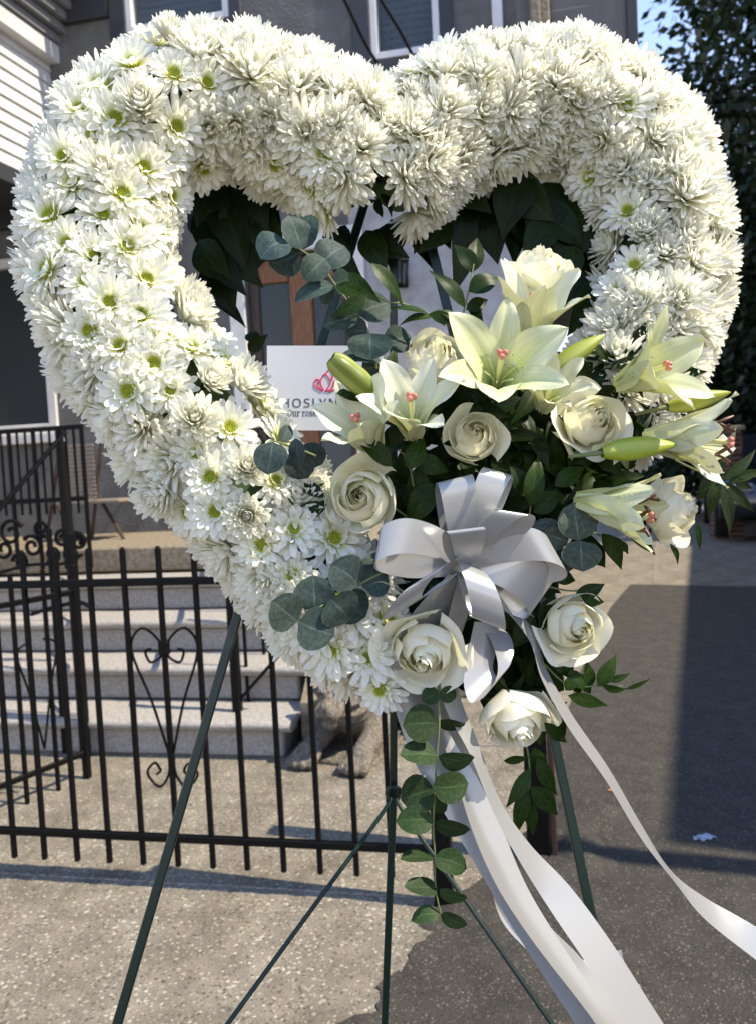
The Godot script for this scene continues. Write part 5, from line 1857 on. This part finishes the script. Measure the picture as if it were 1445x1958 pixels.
func build_lilies() -> void:
	# throat x, y, depth, axis, length, opening, spin, colour strength, anthers, label
	var list := [
		[945, 752, 0.862, 0.0, 0.42, 0.9, 0.115, 1.22, 0.52, 0.85, false, "largest pale yellow lily in the middle of the spray"],
		[792, 838, 0.862, -0.10, 0.62, 0.74, 0.098, 0.98, 0.2, 0.45, false, "cream lily with pink stigma left of the peach white rose"],
		[722, 868, 0.872, -0.36, 0.60, 0.66, 0.095, 0.85, 0.7, 0.4, false, "cream lily at the left in front of the white card"],
		[1035, 785, 0.865, 0.08, 0.50, 0.8, 0.080, 0.95, 0.1, 0.5, false, "small cream lily between the largest lily and open rose"],
		[1178, 738, 0.868, 0.62, 0.26, 0.7, 0.108, 1.06, 0.35, 0.75, false, "long petalled lily at the upper right of the spray"],
		[1228, 838, 0.872, 0.85, -0.06, 0.5, 0.115, 0.72, 0.1, 0.5, true, "right hand lily with brown anthers above the turned rose"],
		[1098, 955, 0.862, 0.80, -0.20, 0.5, 0.105, 0.55, 0.6, 0.7, true, "half closed lily with brown anthers beside the eucalyptus pair"],
		[1005, 672, 0.885, 0.08, 0.80, 0.55, 0.110, 0.75, 0.9, 0.4, false, "cream lily directly under the top rose"]]
	var k := 0
	for q in list:
		rng.seed = 700 + k
		var ax := C(q[3], q[4], q[5])
		var o := thing("lily", q[11], "lily", Vector3.ZERO, "lilies in the spray")
		o.transform = facing(S(q[0], q[1], q[2] + 0.02), ax, q[8] + PI * 0.5)
		var L: float = q[6]
		var op: float = q[7]
		for i in 6:
			var inner := i % 2 == 0
			var g := tepal(TAU * i / 6.0 + rr(-0.06, 0.06), L * rr(0.94, 1.05), L * (0.44 if inner else 0.33), 0.22 if inner else 0.28, op * rr(0.88, 1.12) + (0.0 if inner else 0.12), q[9])
			var pt := piece("petal", g.mesh(), M.lily, o)
			if k == 0 or k == 4:
				var sg := Geo.new()
				for e in 9:
					var s := rr(0.28, 0.5)
					var ii := int(s * 16.0)
					var jj := 2 + rng.randi() % 5
					var vtx := g.v[ii * 9 + jj]
					sg.lathe(PackedVector2Array([Vector2(0, 0.0006), Vector2(0.0006, 0.0004), Vector2(0.0007, -0.0006)]), Transform3D(Basis.IDENTITY, vtx), 5)
				piece("spots", sg.mesh(), M.dark_brown, pt)
		for i in 6:
			var a := TAU * i / 6.0 + 0.2
			var g := Geo.new()
			var e := Vector3(cos(a) * L * (0.20 if q[10] else 0.16), L * (0.80 if q[10] else 0.42), sin(a) * L * (0.20 if q[10] else 0.16))
			g.tube(curve(PackedVector3Array([Vector3(cos(a) * 0.003, 0.004, sin(a) * 0.003), Vector3(cos(a) * L * 0.05, L * 0.25, sin(a) * L * 0.05), e]), 4), PackedFloat32Array([0.0017, 0.0017, 0.0016, 0.0015, 0.0013, 0.0008]), 6, Color(0.62, 0.68, 0.28))
			var fl := piece("stamen", g.mesh(), M.bud, o)
			if q[10]:
				g = Geo.new()
				var dv := Vector3(cos(a + 1.2), 0.9, sin(a + 1.2)).normalized()
				g.tube(PackedVector3Array([e - dv * 0.011, e, e + dv * 0.011]), PackedFloat32Array([0.0018, 0.0025, 0.0018]), 7, Color(0.085, 0.030, 0.014))
				piece("anther", g.mesh(), M.bud, fl)
		var g3 := Geo.new()
		var tip := Vector3(0.004, L * (0.85 if q[10] else 0.60), 0.003)
		g3.tube(curve(PackedVector3Array([Vector3(0, 0.003, 0), Vector3(0.001, L * 0.3, 0), tip]), 4), PackedFloat32Array([0.003, 0.0024, 0.0022, 0.0022, 0.0024, 0.003]), 7, Color(0.70, 0.70, 0.34))
		var ps := piece("pistil", g3.mesh(), M.bud, o)
		g3 = Geo.new()
		for i in 3:
			var a := TAU * i / 3.0
			var c0 := tip + Vector3(cos(a) * 0.0036, 0.0012, sin(a) * 0.0036)
			g3.tube(PackedVector3Array([c0 - Vector3(0, 0.004, 0), c0, c0 + Vector3(cos(a) * 0.0014, 0.0028, sin(a) * 0.0014)]), PackedFloat32Array([0.0022, 0.0041, 0.0018]), 7, Color(0.62, 0.23, 0.16))
		piece("stigma", g3.mesh(), M.bud, ps)
		k += 1
	# buds
	var buds := [
		[714, 752, 634, 684, 48, 0.868, "green lily bud starting to open in front of the card", Color(0.17, 0.22, 0.03)],
		[1050, 712, 1155, 640, 38, 0.872, "yellow green lily bud beside the right chrysanthemums", Color(0.30, 0.36, 0.04)],
		[1275, 778, 1396, 750, 38, 0.875, "pale green lily bud pointing right past the heart's edge", Color(0.36, 0.40, 0.05)],
		[1150, 866, 1292, 850, 46, 0.850, "plump bright green lily bud under the open white rose", Color(0.30, 0.38, 0.03)]]
	k = 0
	for q in buds:
		rng.seed = 40 + k
		var b := S(q[0], q[1], q[5])
		var t := S(q[2], q[3], q[5] - 0.01)
		var o := thing("lily_bud", q[6], "lily bud", b, "lily buds in the spray")
		var ax := (t - b).normalized()
		var L := b.distance_to(t)
		var tr := facing(Vector3.ZERO, ax, 0.4 + k)
		var w: float = q[4] * q[5] / F * 0.5
		# three folded petals, ridged, pressed together
		for i in 3:
			var g := Geo.new()
			var p := PackedVector3Array()
			var cols := PackedColorArray()
			for a in 15:
				var s := a / 14.0
				var r := w * pow(maxf(0.0, sin(PI * pow(0.06 + 0.93 * s, 0.80))), 0.72)
				for e in 9:
					var m := (e / 8.0 - 0.5) * 2.0
					var ang := TAU / 3.0 * (i + 0.5 * m * 1.02)
					var rd := r * (1.0 + 0.10 * exp(-pow(m / 0.28, 2.0)) - 0.12 * pow(absf(m), 4.0))
					if k == 0:
						rd += w * 0.55 * smoothstep(0.45, 1.0, s) * (1.0 - 0.5 * m * m)
					p.append(tr * Vector3(cos(ang) * rd, L * s, sin(ang) * rd))
					var c0: Color = q[7]
					cols.append(c0.lerp(Color(0.55, 0.58, 0.16), 0.55 * exp(-pow((absf(m) - 0.9) / 0.25, 2.0)) + 0.10 * sin(m * 12.0)))
			g.grid(p, 15, 9, Color.WHITE, cols)
			piece("petal", g.mesh(), M.bud, o)
		var g4 := Geo.new()
		g4.tube(PackedVector3Array([tr * Vector3(0, -0.04, 0), tr * Vector3(0, 0.003, 0)]), PackedFloat32Array([0.0022, 0.003]), 7)
		piece("stem", g4.mesh(), M.stem, o)
		k += 1

# ---------- ribbon
func strip(pts: Array, per := 8) -> Geo:
	# pts: [centre, half width vector]
	var g := Geo.new()
	var m := pts.size()
	var p := PackedVector3Array()
	var rows := 0
	var nv := 7
	for i in m - 1:
		for k in per + (1 if i == m - 2 else 0):
			var f := float(k) / per
			var a: Vector3 = pts[i][0].cubic_interpolate(pts[i + 1][0], pts[maxi(i - 1, 0)][0], pts[mini(i + 2, m - 1)][0], f)
			var h: Vector3 = pts[i][1].cubic_interpolate(pts[i + 1][1], pts[maxi(i - 1, 0)][1], pts[mini(i + 2, m - 1)][1], f)
			for j in nv:
				p.append(a + h * ((float(j) / (nv - 1) - 0.5) * 2.0))
			rows += 1
	g.grid(p, rows, nv)
	return g

func build_bow() -> void:
	var kx := 885.0
	var ky := 1078.0
	var kd := 0.835
	var K := S(kx, ky, kd + 0.02)
	var o := thing("satin_bow", "silver white satin bow with long trailing tails on the spray", "bow", K)
	# loop: end x, y, half width vector (px), size of the swell towards the viewer, lift
	var loops := [
		[724, 1046, 5, -33, 0.026, 0.004], [772, 1152, 36, -22, 0.024, 0.010], [930, 1182, 31, 12, 0.024, 0.012], [1062, 1068, 18, 32, 0.026, 0.000],
		[1035, 1145, 24, -34, 0.024, -0.010], [990, 990, 25, 4, 0.024, 0.014], [955, 910, 28, 8, 0.026, -0.012], [866, 925, 33, -8, 0.028, -0.006], [878, 1015, 33, -4, 0.020, 0.020]]
	for l in loops:
		var E := S(l[0], l[1], kd + 0.005 - l[5])
		var ow := E - K
		var L := ow.length()
		var wv: Vector3 = (S(l[0] + l[2], l[1] + l[3], kd) - S(l[0], l[1], kd))
		var od := ow / L
		var q := C(0, 0, 1)
		q = (q - od * q.dot(od)).normalized()
		q = (q + C(0, 0.25, 0)).normalized()
		var sw: float = l[4]
		var nw := wv * 0.55
		var st: Vector3 = K + C(0, 0, 1) * l[5]
		var pts := [[st + q * 0.004, nw], [st + od * L * 0.35 + q * (sw * 0.9), wv * 0.85], [st + od * L * 0.75 + q * (sw * 1.0), wv * 1.0], [st + od * L * 0.99 + q * (sw * 0.35), wv * 1.02], [st + od * L * 0.97 - q * (sw * 0.35), wv * 1.0], [st + od * L * 0.6 - q * (sw * 0.55), wv * 0.92], [st + od * L * 0.2 - q * (sw * 0.25), wv * 0.75], [st - q * 0.006, nw]]
		part("ribbon_loop", strip(pts), M.satin, o)
	# wrapped middle
	var mid := []
	for i in 9:
		var a := PI * (i / 8.0 - 0.5) * 1.5
		mid.append([S(880, 1078, kd + 0.012) + C(0, 0, 1) * cos(a) * 0.014 + C(1, -0.4, 0) * sin(a) * 0.014, (S(880 + 8, 1078 + 20, kd) - S(880, 1078, kd))])
	part("knot", strip(mid, 4), M.satin, o)
	# low loop under the rose
	var low := [[930, 1190, 26, 4, 0.880], [922, 1245, 30, -2, 0.872], [914, 1290, 30, -12, 0.860], [926, 1318, 28, -20, 0.850], [952, 1300, 24, -22, 0.852], [966, 1262, 18, -18, 0.866], [958, 1225, 18, -8, 0.882], [935, 1195, 18, 2, 0.892]]
	part("ribbon_loop", strip(tail(low)), M.satin, o)
	# tails: x, y, half width (px), depth
	var tails := [
		[[880, 1110, 24, 14, 0.85], [805, 1200, 30, 10, 0.885], [785, 1305, 38, 2, 0.90], [822, 1420, 38, -14, 0.90], [880, 1520, 36, -22, 0.89], [932, 1616, 30, -22, 0.88], [988, 1726, 24, -18, 0.868], [1056, 1836, 23, -17, 0.855], [1138, 1958, 24, -17, 0.84], [1228, 2090, 24, -17, 0.83]],
		[[895, 1110, 20, 12, 0.85], [860, 1240, 18, 2, 0.885], [862, 1332, 17, -4, 0.885], [905, 1430, 10, -6, 0.87], [948, 1540, 8, -7, 0.852], [1002, 1630, 12, -10, 0.835], [1072, 1720, 22, -15, 0.82], [1150, 1830, 24, -17, 0.81], [1232, 1958, 24, -17, 0.80], [1316, 2090, 24, -17, 0.79]],
		[[905, 1100, 18, 14, 0.85], [960, 1150, 20, 10, 0.87], [1015, 1215, 9, -4, 0.88], [1040, 1290, 9, -5, 0.875], [1090, 1380, 9, -6, 0.865], [1160, 1480, 8, -6, 0.855], [1225, 1590, 7, -5, 0.845], [1285, 1675, 3, -3, 0.835], [1345, 1735, 8, -11, 0.825], [1440, 1800, 12, -19, 0.81], [1540, 1870, 16, -22, 0.80]],
		[[890, 1110, 20, 12, 0.86], [850, 1240, 22, 6, 0.915], [850, 1340, 26, -8, 0.93], [900, 1480, 22, -16, 0.935], [945, 1620, 20, -18, 0.93], [978, 1730, 26, -14, 0.92], [1030, 1795, 24, -14, 0.912], [1100, 1862, 18, -16, 0.905], [1180, 1970, 18, -16, 0.895], [1250, 2080, 18, -16, 0.885]]]
	for t in tails:
		part("ribbon_tail", strip(tail(t)), M.satin, o)
	# cut ribbon tips peeking out on the right of the tails
	for q in [[1150, 1850, 1190, 1828, 12], [1190, 1912, 1226, 1894, 9]]:
		var e := [[q[0] - 50, q[1] + 10, 3, -q[4], 0.95], [q[0], q[1], 2, -q[4], 0.95], [q[2], q[3], 2, -3, 0.95]]
		part("ribbon_tip", strip(tail(e)), M.satin, o)

func tail(l: Array) -> Array:
	var r := []
	for q in l:
		r.append([S(q[0], q[1], q[4]), S(q[0] + q[2], q[1] + q[3], q[4]) - S(q[0], q[1], q[4]) - C(0, 0, 1) * 0.011])
	return r

# ---------- card
func lettering(called: String, txt: String, font: String, capx: float, capy: float, width: float, height: float, d: float, m: Material, parent: Node3D, wt := 400, gap := 0) -> void:
	var f := SystemFont.new()
	f.font_names = PackedStringArray([font])
	f.font_weight = wt
	var fv := FontVariation.new()
	fv.base_font = f
	fv.spacing_glyph = gap
	var tm := TextMesh.new()
	tm.text = txt
	tm.font = fv
	tm.font_size = 48
	tm.depth = 0.0004
	tm.pixel_size = 0.001
	tm.horizontal_alignment = HORIZONTAL_ALIGNMENT_LEFT
	tm.vertical_alignment = VERTICAL_ALIGNMENT_BOTTOM
	var bb := tm.get_aabb()
	var kx := width / bb.size.x
	var ky := height / bb.size.y
	var pos := P(capx, capy, d)
	var b := Basis(CB.x * kx, CB.y * ky, CB.z)
	var o := MeshInstance3D.new()
	o.name = numbered(called, parent)
	o.mesh = tm
	o.material_override = m
	parent.add_child(o, true)
	o.global_transform = Transform3D(b, pos - b * Vector3(bb.position.x, bb.position.y, 0.0))

func build_card() -> void:
	var d := 0.985
	var px := d / F
	var o := thing("florist_card", "white florist card with pink flower emblem tucked into the wreath", "card", P(620, 740, d))
	var g := Geo.new()
	g.box(Transform3D(CB, P(622, 742, d)), Vector3(222 * px, 162 * px, 0.0006), 0.0)
	part("sheet", g, M.card, o)
	lettering("shop_name", "RHOSLYN", "Droid Sans", 522, 779, 122 * px, 17 * px, d - 0.0005, M.ink, o, 400, 4)
	lettering("motto", "Our roses crea", "Droid Serif", 550, 796, 92 * px, 13 * px, d - 0.0005, M.ink, o)
	# lotus emblem in pink line
	var lines := [
		[[617, 748], [602, 738], [604, 726], [613, 728], [606, 736], [618, 747]],
		[[619, 746], [613, 730], [622, 715], [632, 730], [624, 746]],
		[[622, 716], [632, 704], [637, 712], [634, 728]],
		[[621, 748], [634, 743], [640, 728], [642, 742], [628, 750]]]
	for l in lines:
		var p := PackedVector3Array()
		for q in l:
			p.append(P(q[0], q[1], d - 0.0006))
		g = Geo.new()
		g.tube(curve(p, 6), PackedFloat32Array([0.0009]), 6, Color.WHITE, 1.0)
		part("emblem_line", g, M.pink_ink, o)

# ---------- small things
func build_small() -> void:
	var a := G(1346, 1606)
	var o := thing("crumpled_wrapper", "pale blue crumpled wrapper lying on the dark driveway", "litter", a)
	var g := Geo.new()
	var nz := noise(40.0, 3, 3)
	var p := PackedVector3Array()
	for i in 13:
		for j in 13:
			var x := (i / 12.0 - 0.5) * 0.075
			var z := (j / 12.0 - 0.5) * 0.04
			p.append(a + Vector3(x + 0.006 * nz.get_noise_2d(z, x), 0.010 + 0.010 * nz.get_noise_2d(x, z) + 0.003 * sin(x * 90.0), z * (1.0 - pow(x / 0.045, 2.0))))
	g.grid(p, 13, 13)
	part("foil", g, M.paper_litter, o)
	a = G(1168, 1515)
	o = thing("cigarette_end", "orange cigarette end on the sunlit driveway edge", "cigarette end", a)
	g = Geo.new()
	g.tube(PackedVector3Array([a + Vector3(-0.014, 0.009, 0), a + Vector3(0.006, 0.009, 0.003)]), PackedFloat32Array([0.004]), 8)
	part("filter", g, M.filter_orange, o)
	g = Geo.new()
	g.tube(PackedVector3Array([a + Vector3(0.0065, 0.009, 0.003), a + Vector3(0.016, 0.009, 0.0045)]), PackedFloat32Array([0.0038]), 8)
	part("paper", g, M.white_paint, o)
	# two service cables coming down to the house
	for q in [[[640, -40, 4.6], [700, 85, 5.2], [735, 140, 5.6]], [[716, -20, 4.6], [770, 70, 5.2], [830, 190, 5.7]]]:
		o = thing("service_cable", "black cable crossing the upper window's " + ("left edge" if q[0][0] < 700 else "glass"), "cable", P(q[0][0], q[0][1], q[0][2]), "service cables")
		g = Geo.new()
		var dv := P(q[0][0], q[0][1], q[0][2]) - P(q[1][0], q[1][1], q[1][2])
		g.tube(curve(PackedVector3Array([P(q[0][0], q[0][1], q[0][2]) + dv * 4.0, P(q[0][0], q[0][1], q[0][2]), P(q[1][0], q[1][1], q[1][2]), P(q[2][0], q[2][1], q[2][2])])), PackedFloat32Array([0.012]), 7)
		part("line", g, M.cable, o)
